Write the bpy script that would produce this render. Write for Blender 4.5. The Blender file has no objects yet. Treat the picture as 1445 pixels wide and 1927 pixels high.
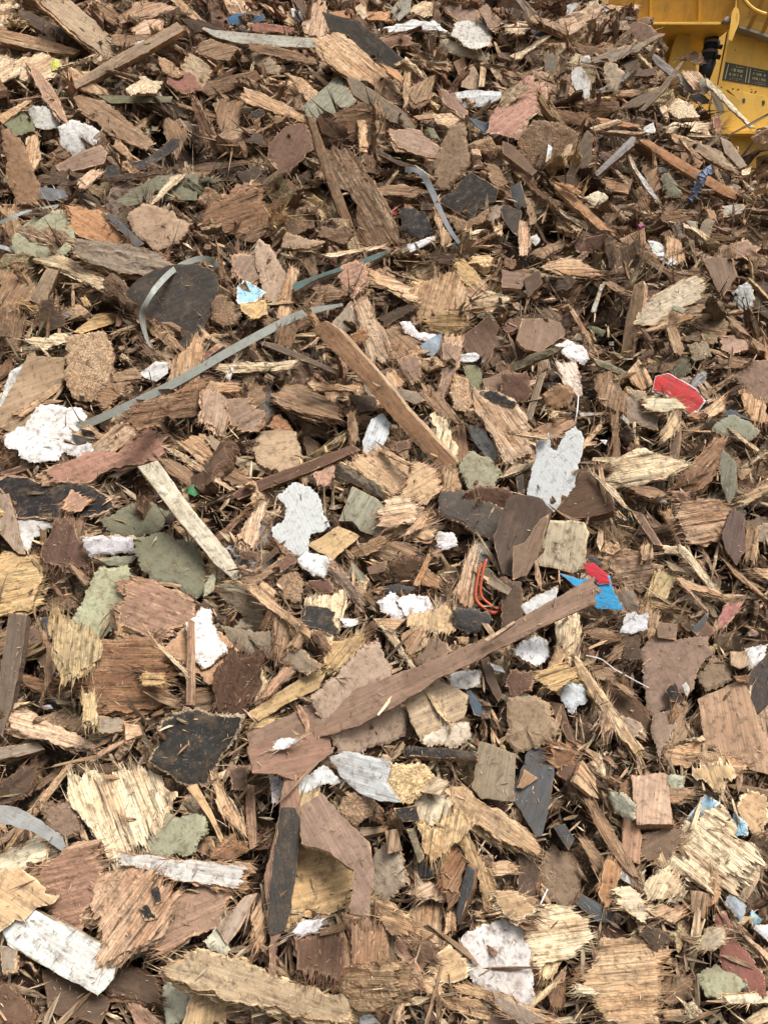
import bpy, math, random
import numpy as np
from mathutils.geometry import delaunay_2d_cdt
from mathutils import Vector
import mathutils, itertools

R = math.radians
sc = bpy.context.scene
col = sc.collection

# ---------------------------------------------------------------- camera
PITCH = R(-15.0); EYE = np.array([0.0, 0.0, 1.6]); FPX = 1391.0; CX, CY = 722.5, 963.5
cam_d = bpy.data.cameras.new('camera')
cam = bpy.data.objects.new('camera', cam_d); col.objects.link(cam)
cam.location = EYE; cam.rotation_euler = (R(90) + PITCH, 0, 0)
cam_d.sensor_fit = 'VERTICAL'; cam_d.angle = 2 * math.atan(963.5 / FPX)
cam_d.clip_start = 0.02; cam_d.clip_end = 500
sc.camera = cam

# ---------------------------------------------------------------- sky, sun, exposure (bright overcast day)
SUN_EL, SUN_AZ = R(64), R(128)
w = bpy.data.worlds.new('World'); sc.world = w; w.use_nodes = True
nt = w.node_tree; nt.nodes.clear()
sky = nt.nodes.new('ShaderNodeTexSky'); sky.sky_type = 'NISHITA'; sky.sun_disc = False
sky.sun_elevation = SUN_EL; sky.sun_rotation = SUN_AZ; sky.dust_density = 4.0; sky.air_density = 1.0; sky.ozone_density = 0.6
hsv = nt.nodes.new('ShaderNodeHueSaturation'); hsv.inputs['Saturation'].default_value = 0.30
bg = nt.nodes.new('ShaderNodeBackground'); bg.inputs['Strength'].default_value = 0.135
wo = nt.nodes.new('ShaderNodeOutputWorld')
tc = nt.nodes.new('ShaderNodeTexCoord'); sx = nt.nodes.new('ShaderNodeSeparateXYZ'); mr = nt.nodes.new('ShaderNodeMapRange'); mx = nt.nodes.new('ShaderNodeMix')
mr.inputs[1].default_value = -.05; mr.inputs[2].default_value = .95; mr.inputs[3].default_value = .12; mr.inputs[4].default_value = 1.5      # overcast: brighter overhead than at the horizon
mx.data_type = 'RGBA'; mx.blend_type = 'MULTIPLY'; mx.inputs[0].default_value = 1
nt.links.new(tc.outputs['Generated'], sx.inputs[0]); nt.links.new(sx.outputs[2], mr.inputs[0])
nt.links.new(sky.outputs[0], hsv.inputs['Color']); nt.links.new(hsv.outputs[0], mx.inputs[6]); nt.links.new(mr.outputs[0], mx.inputs[7]); nt.links.new(mx.outputs[2], bg.inputs[0]); nt.links.new(bg.outputs[0], wo.inputs[0])
sd = bpy.data.lights.new('sun', 'SUN'); sd.energy = 3.3; sd.angle = R(22); sd.color = (1.0, 0.97, 0.925)
so = bpy.data.objects.new('sun', sd); col.objects.link(so)
# direction TO the sun: azimuth measured as in the sky texture (0 = +Y, clockwise from above)
dx, dy, dz = math.sin(SUN_AZ) * math.cos(SUN_EL), math.cos(SUN_AZ) * math.cos(SUN_EL), math.sin(SUN_EL)
so.rotation_euler = Vector((dx, dy, dz)).to_track_quat('Z', 'Y').to_euler(); so.location = (0, 0, 12)
sc.view_settings.view_transform = 'Standard'; sc.view_settings.look = 'None'
sc.view_settings.exposure = 0.30; sc.view_settings.gamma = 1.0
sc.cycles.max_bounces = 6; sc.cycles.diffuse_bounces = 1; sc.cycles.glossy_bounces = 2
sc.cycles.use_denoising = True

rng = np.random.default_rng(7)

# ---------------------------------------------------------------- rays and the shape of the heap
cp, sp_ = math.cos(PITCH), math.sin(PITCH)
FW = np.array([0, cp, sp_]); UP = np.array([0, -sp_, cp]); RT = np.array([1.0, 0, 0])
def rays(px, py):
    px = np.asarray(px, float); py = np.asarray(py, float)
    cx = (px - CX) / FPX; cy = (CY - py) / FPX
    return FW + cx[..., None] * RT + cy[..., None] * UP
def topix(P):
    q = P - EYE; d = q @ FW
    return CX + FPX * (q @ RT) / d, CY - FPX * (q @ UP) / d, d
def unit(v): return v / np.linalg.norm(v)

SL, Z0, Y0 = 0.9, 0.30, 1.09            # slope line z = Z0 + SL (y - Y0)
PN = unit(np.array([0, -SL, 1.0]))
def plane_hit(px, py):
    d = rays(px, py)
    t = (Z0 + SL * (EYE[1] - Y0) - EYE[2]) / (d[..., 2] - SL * d[..., 1])
    return EYE + t[..., None] * d
CREST_PX = np.array([(1080, -110), (1165, -75), (1192, 0), (1225, 55), (1265, 105), (1300, 118), (1335, 150), (1352, 182), (1372, 225), (1410, 252), (1445, 258), (1520, 300), (1650, 400)], float)
cr = plane_hit(CREST_PX[:, 0], CREST_PX[:, 1])
CRX, CRY = cr[:, 0], cr[:, 1]
o_ = np.argsort(CRX); CRX, CRY = CRX[o_], CRY[o_]
HOLLOW = [(330, 215, 75, .16), (600, 330, 45, .13), (710, 330, 75, .22), (850, 110, 70, .14), (860, 260, 60, .12), (430, 300, 60, .10), (200, 360, 60, .10),
          (60, 300, 50, .12), (330, 560, 40, .08), (180, 620, 60, .10), (360, 1150, 60, .06), (80, 1150, 60, .10), (240, 900, 60, .06), (110, 1330, 60, .09),
          (1200, 1000, 60, .10), (560, 740, 60, .10), (1130, 560, 50, .09), (1010, 430, 60, .12), (690, 900, 40, .08), (500, 1230, 50, .08), (1050, 1560, 60, .10),
          (300, 1520, 50, .10), (720, 1590, 40, .12), (790, 1680, 60, .10), (1050, 1850, 50, .10), (60, 1450, 60, .10), (1300, 1250, 40, .10), (250, 1860, 110, .14),
          (1180, 620, 40, .08), (1210, 1280, 50, .09), (880, 800, 40, .07), (480, 1590, 50, .10), (870, 1000, 50, .06), (1270, 210, 25, .10), (1140, 180, 30, .08)]
hp = np.array(HOLLOW); HC = plane_hit(hp[:, 0], hp[:, 1]); HD = (HC - EYE) @ FW
HRAD = hp[:, 2] / FPX * HD * 1.15; HDEP = (hp[:, 3] * HD / 2.6) * 1.7 + 0.03
def heap(x, y):
    x = np.asarray(x, float); y = np.asarray(y, float)
    yc = np.interp(x, CRX, CRY, left=CRY[0] + 0.25)
    yc = np.where(x < CRX[0], CRY[0] + 0.35 * np.clip((CRX[0] - x) / 0.6, 0, 1), yc)
    over = np.maximum(0, y - yc)
    z = Z0 + SL * (np.minimum(y, yc) - Y0) - 0.85 * over - 0.05 * np.exp(-((y - yc) / 0.12) ** 2)
    z = z + 0.030 * np.sin(3.1 * x + 1.7 * y) + 0.028 * np.sin(-2.3 * x + 4.1 * y + 1.0) + 0.018 * np.sin(7.3 * x + 5.1 * y + 2.0) + 0.014 * np.sin(-9.0 * x + 6.4 * y)
    for k in range(len(HC)):
        r2 = ((x - HC[k, 0]) ** 2 + (y - HC[k, 1]) ** 2) / HRAD[k] ** 2
        z = z - HDEP[k] * np.exp(-r2 * 1.4)
    return z
def hollow(x, y):
    g = np.zeros(np.shape(x))
    for k in range(len(HC)): g = np.maximum(g, np.exp(-((x - HC[k, 0]) ** 2 + (y - HC[k, 1]) ** 2) / HRAD[k] ** 2 * 1.4) * min(1, hp[k, 3] / .10))
    return g

# depth of the heap surface along every pixel ray, coarse raster covering a margin round the frame
CELL = 5.0; PX0, PY0, NX, NY = -250, -150, 390, 460
gx, gy = np.meshgrid(PX0 + CELL * (np.arange(NX) + .5), PY0 + CELL * (np.arange(NY) + .5))
GD = rays(gx, gy)
T0 = np.full(gx.shape, 12.0); alive = np.ones(gx.shape, bool)
for t in np.arange(0.9, 7.5, 0.025):
    X = t * GD[..., 0]; Y = t * GD[..., 1]; Z = EYE[2] + t * GD[..., 2]
    hit = alive & (Z < heap(X, Y))
    T0[hit] = t; alive &= ~hit
    if not alive.any(): break
SKYM = alive.copy()                      # rays that miss the heap
DEP = T0.copy()                          # nearest surface so far
IDM = np.zeros(gx.shape, bool)           # covered by a single piece
def cell(px, py):
    return np.clip(((np.asarray(py) - PY0) / CELL).astype(int), 0, NY - 1), np.clip(((np.asarray(px) - PX0) / CELL).astype(int), 0, NX - 1)

# ---------------------------------------------------------------- noise helpers
def hsh(i, j, s):
    n = (i.astype(np.int64) * 374761393 + j.astype(np.int64) * 668265263 + int(s) * 1274126177) & 0x7fffffff
    n = ((n ^ (n >> 13)) * 1103515245) & 0x7fffffff
    return ((n ^ (n >> 16)) & 0xffff) / 65535.0
def vn(u, v, s):
    i = np.floor(u); j = np.floor(v); fu = u - i; fv = v - j
    fu = fu * fu * (3 - 2 * fu); fv = fv * fv * (3 - 2 * fv)
    a = hsh(i, j, s); b = hsh(i + 1, j, s); c = hsh(i, j + 1, s); d = hsh(i + 1, j + 1, s)
    return (a * (1 - fu) + b * fu) * (1 - fv) + (c * (1 - fu) + d * fu) * fv
def inside(P, poly):
    x, y = P[:, 0], P[:, 1]; r = np.zeros(len(P), bool)
    a = poly; b = np.roll(poly, -1, 0)
    for k in range(len(poly)):
        c = ((a[k, 1] > y) != (b[k, 1] > y))
        xi = (b[k, 0] - a[k, 0]) * (y - a[k, 1]) / (b[k, 1] - a[k, 1] + 1e-15) + a[k, 0]
        r ^= c & (x < xi)
    return r

# ---------------------------------------------------------------- materials
def N(nt, t, **k):
    n = nt.nodes.new(t)
    for a, b in k.items(): setattr(n, a, b)
    return n
def mathn(nt, op, a, b=None, c=None, clamp=False):
    n = nt.nodes.new('ShaderNodeMath'); n.operation = op; n.use_clamp = clamp
    for i, x in enumerate((a, b, c)):
        if x is None: continue
        if isinstance(x, (int, float)): n.inputs[i].default_value = x
        else: nt.links.new(x, n.inputs[i])
    return n.outputs[0]
def mixc(nt, f, a, b, mode='MIX'):
    n = nt.nodes.new('ShaderNodeMix'); n.data_type = 'RGBA'; n.blend_type = mode
    for i, x in zip((0, 6, 7), (f, a, b)):
        if isinstance(x, (int, float)): n.inputs[i].default_value = x
        elif isinstance(x, tuple): n.inputs[i].default_value = (*x, 1)
        else: nt.links.new(x, n.inputs[i])
    return n.outputs[2]
def noise(nt, vec, scale, detail=3, rough=.55):
    m = nt.nodes.new('ShaderNodeMapping'); m.vector_type = 'POINT'
    m.inputs['Scale'].default_value = scale if isinstance(scale, tuple) else (scale,) * 3
    nt.links.new(vec, m.inputs['Vector'])
    n = nt.nodes.new('ShaderNodeTexNoise'); n.inputs['Scale'].default_value = 1; n.inputs['Detail'].default_value = detail
    n.inputs['Roughness'].default_value = rough; nt.links.new(m.outputs[0], n.inputs['Vector'])
    return n.outputs[0]
def ramp(nt, x, lo, hi, a=0.0, b=1.0):
    n = nt.nodes.new('ShaderNodeMapRange'); n.clamp = True
    nt.links.new(x, n.inputs[0])
    for i, v in zip((1, 2, 3, 4), (lo, hi, a, b)): n.inputs[i].default_value = v
    return n.outputs[0]

def wood_material(name, style):
    """attributes of the mesh: gc = place in the piece's own grain (m), ct = face colour, rw = raw colour, prm = (coat, edge distance, gloss)"""
    m = bpy.data.materials.new(name); m.use_nodes = True; nt = m.node_tree; L = nt.links
    b = nt.nodes['Principled BSDF']
    gc = N(nt, 'ShaderNodeAttribute', attribute_name='gc').outputs['Vector']
    ct = N(nt, 'ShaderNodeAttribute', attribute_name='ct').outputs['Color']
    rw = N(nt, 'ShaderNodeAttribute', attribute_name='rw').outputs['Color']
    pr = N(nt, 'ShaderNodeSeparateXYZ'); L.new(N(nt, 'ShaderNodeAttribute', attribute_name='prm').outputs['Vector'], pr.inputs[0])
    coat, ed, gloss = pr.outputs
    blot = noise(nt, gc, 22, 4, .6)
    dirt = noise(nt, gc, 60, 5, .7)
    speck = noise(nt, gc, 420, 2, .6)
    if style == 'wood':
        fine = noise(nt, gc, (12, 300, 300), 3, .65)
        mid = noise(nt, gc, (7, 100, 100), 5, .7)
        wide = noise(nt, gc, (3, 28, 28), 2, .5)
        crack = ramp(nt, mid, .33, .43, 0.18, 1)
        v = mathn(nt, 'MULTIPLY', ramp(nt, fine, .3, .7, .50, 1.42), ramp(nt, mid, .3, .7, .60, 1.36))
        v = mathn(nt, 'MULTIPLY', v, crack)
        rawc = mixc(nt, 1.0, rw, v, 'MULTIPLY')
        rawc = mixc(nt, ramp(nt, wide, .45, .7, 0, .5), rawc, mixc(nt, 1.0, rawc, (.60, .44, .33), 'MULTIPLY'))
        height = mathn(nt, 'ADD', mathn(nt, 'MULTIPLY', mid, 1.0), mathn(nt, 'MULTIPLY', fine, .5))
        facev = mathn(nt, 'MULTIPLY', ramp(nt, fine, .3, .7, .76, 1.2), ramp(nt, mid, .3, .7, .74, 1.2))
    else:
        vo = N(nt, 'ShaderNodeTexVoronoi'); vo.inputs['Scale'].default_value = 1
        mp = N(nt, 'ShaderNodeMapping'); mp.inputs['Scale'].default_value = (260, 330, 260); L.new(gc, mp.inputs[0]); L.new(mp.outputs[0], vo.inputs['Vector'])
        sepc = N(nt, 'ShaderNodeSeparateColor'); L.new(vo.outputs['Color'], sepc.inputs[0])
        flake = sepc.outputs[0]
        mid = noise(nt, gc, 130, 4, .7)
        v = mathn(nt, 'MULTIPLY', ramp(nt, flake, 0, 1, .5, 1.45), ramp(nt, mid, .3, .7, .6, 1.35))
        rawc = mixc(nt, 1.0, rw, v, 'MULTIPLY')
        height = mathn(nt, 'ADD', mathn(nt, 'MULTIPLY', mid, 1.0), mathn(nt, 'MULTIPLY', flake, .35))
        facev = ramp(nt, mid, .3, .7, .86, 1.12)
    facec = mixc(nt, 1.0, ct, facev, 'MULTIPLY')
    # coat is broken away towards the rim and in patches; bare wood shows there
    e = mathn(nt, 'ADD', mathn(nt, 'MINIMUM', mathn(nt, 'MULTIPLY', ed, 300.0), 1.9), .75)
    e = mathn(nt, 'ADD', e, mathn(nt, 'MULTIPLY', mathn(nt, 'SUBTRACT', mid, .60), 3.8))
    e = mathn(nt, 'ADD', e, mathn(nt, 'MULTIPLY', mathn(nt, 'SUBTRACT', blot, .5), 4.0))
    e = mathn(nt, 'ADD', e, mathn(nt, 'MULTIPLY', mathn(nt, 'SUBTRACT', coat, 1.0), 4.0))
    mask = mathn(nt, 'MULTIPLY', e, 1.8, clamp=True)
    big = noise(nt, gc, 9, 3, .6)
    facec = mixc(nt, ramp(nt, big, .40, .66, 0, .55), facec, mixc(nt, 1.0, facec, (.62, .56, .52), 'MULTIPLY'))
    rawc = mixc(nt, ramp(nt, big, .36, .60, .6, 0), rawc, mixc(nt, 1.0, rawc, (.78, .62, .50), 'MULTIPLY'))
    c = mixc(nt, mask, rawc, facec)
    # mud and dust lying in patches
    c = mixc(nt, ramp(nt, dirt, .50, .68, 0, .72), c, (.10, .064, .038))
    c = mixc(nt, ramp(nt, blot, .55, .72, 0, .38), c, (.20, .135, .085))
    c = mixc(nt, ramp(nt, speck, .64, .74, 0, .4), c, (.40, .29, .17))
    L.new(c, b.inputs['Base Color'])
    L.new(mathn(nt, 'SUBTRACT', .92, mathn(nt, 'MULTIPLY', gloss, mask)), b.inputs['Roughness'])
    b.inputs['Specular IOR Level'].default_value = .3
    bp = N(nt, 'ShaderNodeBump'); bp.inputs['Distance'].default_value = .0045
    L.new(mathn(nt, 'SUBTRACT', 1.0, mathn(nt, 'MULTIPLY', mask, .72)), bp.inputs['Strength'])
    L.new(height, bp.inputs['Height']); L.new(bp.outputs[0], b.inputs['Normal'])
    return m
def cloth_material():
    m = bpy.data.materials.new('woven_cloth'); m.use_nodes = True; nt = m.node_tree; L = nt.links; b = nt.nodes['Principled BSDF']
    gc = N(nt, 'ShaderNodeAttribute', attribute_name='gc').outputs['Vector']
    ct = N(nt, 'ShaderNodeAttribute', attribute_name='ct').outputs['Color']
    s = N(nt, 'ShaderNodeSeparateXYZ'); L.new(gc, s.inputs[0])
    a = mathn(nt, 'ABSOLUTE', mathn(nt, 'SINE', mathn(nt, 'MULTIPLY', s.outputs[0], 1100.0)))
    c2 = mathn(nt, 'ABSOLUTE', mathn(nt, 'SINE', mathn(nt, 'MULTIPLY', s.outputs[1], 900.0)))
    h = mathn(nt, 'MULTIPLY', a, c2)
    d = noise(nt, gc, 70, 4, .7)
    c = mixc(nt, 1.0, ct, ramp(nt, h, 0, .5, .72, 1.05), 'MULTIPLY')
    c = mixc(nt, ramp(nt, d, .52, .72, 0, .55), c, (.22, .16, .10))
    L.new(c, b.inputs['Base Color']); b.inputs['Roughness'].default_value = .95
    bp = N(nt, 'ShaderNodeBump'); bp.inputs['Distance'].default_value = .002; L.new(h, bp.inputs['Height']); L.new(bp.outputs[0], b.inputs['Normal'])
    return m
def plastic_material():
    m = bpy.data.materials.new('plastic'); m.use_nodes = True; nt = m.node_tree; L = nt.links; b = nt.nodes['Principled BSDF']
    gc = N(nt, 'ShaderNodeAttribute', attribute_name='gc').outputs['Vector']
    ct = N(nt, 'ShaderNodeAttribute', attribute_name='ct').outputs['Color']
    d = noise(nt, gc, 55, 5, .7); sc_ = noise(nt, gc, (20, 500, 500), 2, .5)
    c = mixc(nt, ramp(nt, d, .48, .72, 0, .55), ct, (.16, .11, .07))
    c = mixc(nt, ramp(nt, sc_, .62, .7, 0, .3), c, (.4, .36, .3))
    L.new(c, b.inputs['Base Color']); L.new(ramp(nt, d, .4, .65, .32, .75), b.inputs['Roughness'])
    bp = N(nt, 'ShaderNodeBump'); bp.inputs['Distance'].default_value = .001; L.new(sc_, bp.inputs['Height']); L.new(bp.outputs[0], b.inputs['Normal'])
    return m
MW = wood_material('splintered_wood', 'wood'); MB = wood_material('pressed_board', 'board'); MC = cloth_material(); MP = plastic_material()
MATS = {'j': MW, 's': MW, 'c': MB, 'w': MC, 'g': MP}

# colours: face, raw wood under it, how much of the face is coat, gloss
TAN, PINK, PALE, DK = (.44, .29, .165), (.43, .265, .175), (.56, .42, .245), (.20, .115, .062)
PAL = {
 'tan': (TAN, TAN, .3, 0), 'tan2': ((.36, .26, .165), TAN, .9, 0), 'tanb': ((.40, .265, .145), (.40, .265, .145), .3, 0), 'tanl': ((.34, .23, .13), (.46, .33, .19), .5, 0),
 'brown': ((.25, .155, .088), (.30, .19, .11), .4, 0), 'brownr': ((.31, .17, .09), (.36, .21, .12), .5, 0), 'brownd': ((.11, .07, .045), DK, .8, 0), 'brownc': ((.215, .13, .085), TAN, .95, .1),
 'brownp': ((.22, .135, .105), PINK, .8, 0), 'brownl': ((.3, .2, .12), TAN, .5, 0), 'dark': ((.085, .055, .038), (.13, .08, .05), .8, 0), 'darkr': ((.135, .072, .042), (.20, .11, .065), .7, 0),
 'darkc': ((.12, .078, .06), (.38, .3, .2), 1, .15), 'darkg': ((.14, .105, .075), (.22, .16, .11), .9, .1), 'red': ((.30, .105, .075), PINK, .8, .05), 'redd': ((.17, .075, .052), (.25, .13, .09), .8, .05),
 'redw': ((.33, .175, .12), (.40, .245, .165), .6, 0), 'redwl': ((.42, .175, .125), PINK, .9, .05), 'redcard': ((.26, .135, .09), (.32, .18, .12), 1, .05), 'redm': ((.235, .085, .065), PALE, 1, .1),
 'pink': ((.45, .29, .21), (.50, .34, .24), .3, 0), 'pinkb': ((.32, .21, .155), PINK, .7, 0), 'pinkr': ((.46, .24, .17), (.5, .33, .24), .7, 0), 'pinkt': ((.46, .31, .20), (.50, .35, .23), .3, 0),
 'pinkm': ((.40, .29, .21), (.34, .24, .17), .9, 0), 'pinkp': ((.45, .265, .175), (.50, .33, .22), .4, 0), 'pinkw': ((.58, .48, .42), (.5, .38, .3), .8, 0), 'redpink': ((.48, .18, .17), PINK, .8, 0),
 'pale': ((.56, .43, .28), (.56, .43, .28), .3, 0), 'straw': ((.56, .44, .27), (.56, .45, .29), .3, 0), 'straw2': ((.36, .245, .125), (.46, .33, .175), .4, 0), 'stripe': ((.60, .48, .30), (.58, .47, .31), .3, 0),
 'cream': ((.66, .57, .42), PALE, .9, 0), 'cream2': ((.62, .52, .37), PALE, .8, 0), 'creamw': ((.68, .57, .40), (.62, .5, .32), .7, 0), 'creamg': ((.66, .61, .48), (.5, .4, .27), 1, 0), 'creamg2': ((.56, .55, .43), (.5, .44, .3), 1, 0),
 'orange': ((.43, .205, .085), (.44, .26, .13), .8, .05), 'orangeb': ((.39, .22, .115), TAN, .9, .05), 'orangel': ((.52, .345, .175), (.58, .43, .26), .8, 0), 'orangel2': ((.40, .235, .135), TAN, .9, 0),
 'orangem': ((.52, .31, .165), TAN, 1, 0), 'orangep': ((.54, .36, .17), PALE, 1, .1), 'orangesm': ((.52, .325, .19), (.5, .35, .21), 1, .12), 'peach': ((.60, .39, .22), (.55, .36, .22), .6, 0),
 'ochre': ((.44, .285, .115), (.48, .33, .15), .5, 0), 'ochrel': ((.52, .345, .15), TAN, 1, .1), 'honey': ((.54, .34, .15), (.62, .42, .2), .85, .05), 'honeyl': ((.55, .38, .18), (.58, .41, .21), .3, 0),
 'rust': ((.24, .115, .055), (.31, .17, .085), .5, 0), 'mdf': ((.42, .295, .185), (.38, .26, .155), .9, .05), 'mdfb': ((.355, .24, .145), TAN, 1, .05), 'cork': ((.40, .275, .165), (.36, .24, .14), .4, 0),
 'grey': ((.36, .335, .285), TAN, .95, 0), 'greyb': ((.26, .205, .15), TAN, .9, 0), 'greyl': ((.46, .44, .40), TAN, .95, .05), 'greyg': ((.30, .30, .22), TAN, .95, 0), 'greyp': ((.44, .43, .38), TAN, 1, .1),
 'greyt': ((.31, .235, .165), TAN, .9, 0), 'greyw': ((.42, .35, .26), PALE, .6, 0), 'greyw2': ((.62, .61, .60), (.45, .4, .33), 1, .1), 'greymdf': ((.25, .195, .135), (.36, .28, .18), 1, 0), 'greycr': ((.62, .60, .56), TAN, 1, .05),
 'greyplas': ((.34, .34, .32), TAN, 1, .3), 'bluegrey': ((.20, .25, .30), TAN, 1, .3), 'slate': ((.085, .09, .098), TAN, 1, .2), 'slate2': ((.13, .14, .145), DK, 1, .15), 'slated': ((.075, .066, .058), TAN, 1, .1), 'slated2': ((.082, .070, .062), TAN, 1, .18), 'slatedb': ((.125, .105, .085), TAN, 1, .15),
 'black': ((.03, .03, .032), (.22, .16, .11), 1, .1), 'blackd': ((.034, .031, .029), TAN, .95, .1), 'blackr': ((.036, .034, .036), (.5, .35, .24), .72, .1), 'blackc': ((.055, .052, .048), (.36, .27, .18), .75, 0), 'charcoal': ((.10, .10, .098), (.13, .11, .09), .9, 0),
 'white': ((.84, .84, .82), (.50, .40, .28), 1, .12), 'whiteb': ((.72, .76, .79), (.45, .34, .22), 1, .25), 'white2': ((.60, .59, .565), (.5, .42, .32), .95, .05), 'whitesp': ((.78, .77, .73), (.26, .17, .105), .8, .1),
 'green': ((.305, .30, .20), (.29, .30, .19), 1, 0), 'greenl': ((.36, .355, .235), (.32, .325, .2), 1, 0), 'greenp': ((.02, .19, .065), TAN, 1, .2), 'olive': ((.20, .20, .115), (.25, .24, .14), 1, 0), 'olived': ((.155, .15, .10), (.2, .19, .12), .95, 0),
 'olived2': ((.165, .16, .105), (.21, .2, .12), .95, 0), 'olivew': ((.36, .275, .14), (.42, .32, .165), .5, 0), 'moss': ((.17, .155, .10), (.26, .2, .13), .8, 0), 'lime': ((.45, .5, .08), PALE, .9, .1), 'teal': ((.035, .09, .085), (.14, .1, .07), .95, .2),
 'blue': ((.03, .11, .21), TAN, 1, .2), 'blued': ((.10, .16, .21), (.3, .24, .18), 1, .2), 'bluep': ((.03, .33, .62), TAN, 1, .25), 'sky': ((.30, .52, .66), (.7, .66, .6), .72, .1), 'skyl': ((.33, .62, .75), (.8, .8, .78), .95, .1), 'sky2': ((.56, .63, .68), (.6, .56, .5), .9, .05), 'bluegr2': ((.30, .36, .38), (.3, .24, .17), .9, 0),
 'redp': ((.48, .022, .022), (.8, .78, .74), .78, .35), 'redp2': ((.48, .02, .04), (.4, .2, .15), 1, .25), 'magenta': ((.7, .08, .45), PINK, 1, .3), 'fabric': ((.90, .885, .84), PALE, 1, 0), 'net': ((.88, .87, .84), PALE, 1, 0),
 'mauve': ((.30, .225, .19), (.36, .26, .2), .8, 0), 'mauvec': ((.25, .165, .13), TAN, 1, .15), 'mauved': ((.14, .09, .075), DK, .9, .1), 'mud': ((.25, .17, .11), (.22, .145, .09), .6, 0), 'mudsm': ((.255, .175, .12), (.42, .33, .22), 1, .08), 'mudpale': ((.42, .33, .24), (.3, .2, .13), .9, 0),
 'muddytan': ((.36, .265, .165), (.50, .37, .21), .7, 0), 'bigst': ((.46, .255, .125), (.34, .235, .14), .95, .1), 'longb': ((.27, .16, .11), (.30, .18, .12), 1, .1), 'fluff': ((.52, .36, .18), (.56, .40, .2), .4, 0), 'blockp': ((.50, .345, .255), (.30, .17, .11), .9, 0), 'moss2': ((.2, .2, .1), TAN, 1, 0),
}

for k_, (a_, b_, c_, d_) in list(PAL.items()):
    vivid = k_ in ('redp', 'redp2', 'magenta', 'bluep', 'sky', 'skyl', 'greenp', 'blue', 'lime')
    if k_ in ('pinkb', 'redw', 'redwl', 'redd', 'mauve', 'mauvec', 'brownp', 'pink', 'red', 'pinkp', 'longb', 'redcard', 'blockp'):
        a_ = tuple(.68 * x + .32 * l_ * y for (x, y), l_ in zip(zip(a_, (1.35, .88, .54)), [sum(a_) / 3] * 3)); b_ = tuple(.6 * x + .4 * y for x, y in zip(b_, TAN))
    def ds(c, s=.85):
        l = .3 * c[0] + .55 * c[1] + .15 * c[2]; 
        w_ = (1.01, .985, .925) if c[0] > c[2] * 1.25 else (1, 1, 1)
        return tuple(min(.80, (l + (x - l) * s) * q) for x, q in zip(c, w_))
    if k_ in ('cream', 'creamg', 'cream2', 'creamw', 'fabric', 'net', 'white2', 'greyw2', 'greycr', 'pale', 'straw', 'stripe', 'peach'): a_ = tuple(x * .92 for x in a_)
    PAL[k_] = (a_ if vivid else ds(a_), ds(tuple(x * 1.22 for x in b_)), c_, d_)
for k_ in ('white', 'whitesp', 'whiteb'): a_, b_, c_, d_ = PAL[k_]; PAL[k_] = (tuple(x * y for x, y in zip(a_, (.85, .835, .81))), b_, c_, d_)

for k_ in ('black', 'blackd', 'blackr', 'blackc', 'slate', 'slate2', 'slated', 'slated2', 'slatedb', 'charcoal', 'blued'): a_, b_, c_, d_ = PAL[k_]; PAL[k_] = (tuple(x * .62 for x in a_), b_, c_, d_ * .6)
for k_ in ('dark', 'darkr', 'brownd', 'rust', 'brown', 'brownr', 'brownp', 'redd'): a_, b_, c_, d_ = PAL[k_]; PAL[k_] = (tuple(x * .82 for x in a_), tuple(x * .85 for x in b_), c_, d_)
for k_ in ('greyg', 'olive', 'creamg2'): a_, b_, c_, d_ = PAL[k_]; PAL[k_] = (tuple(x * .85 for x in a_), tuple(x * .8 for x in b_), c_, d_)

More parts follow.
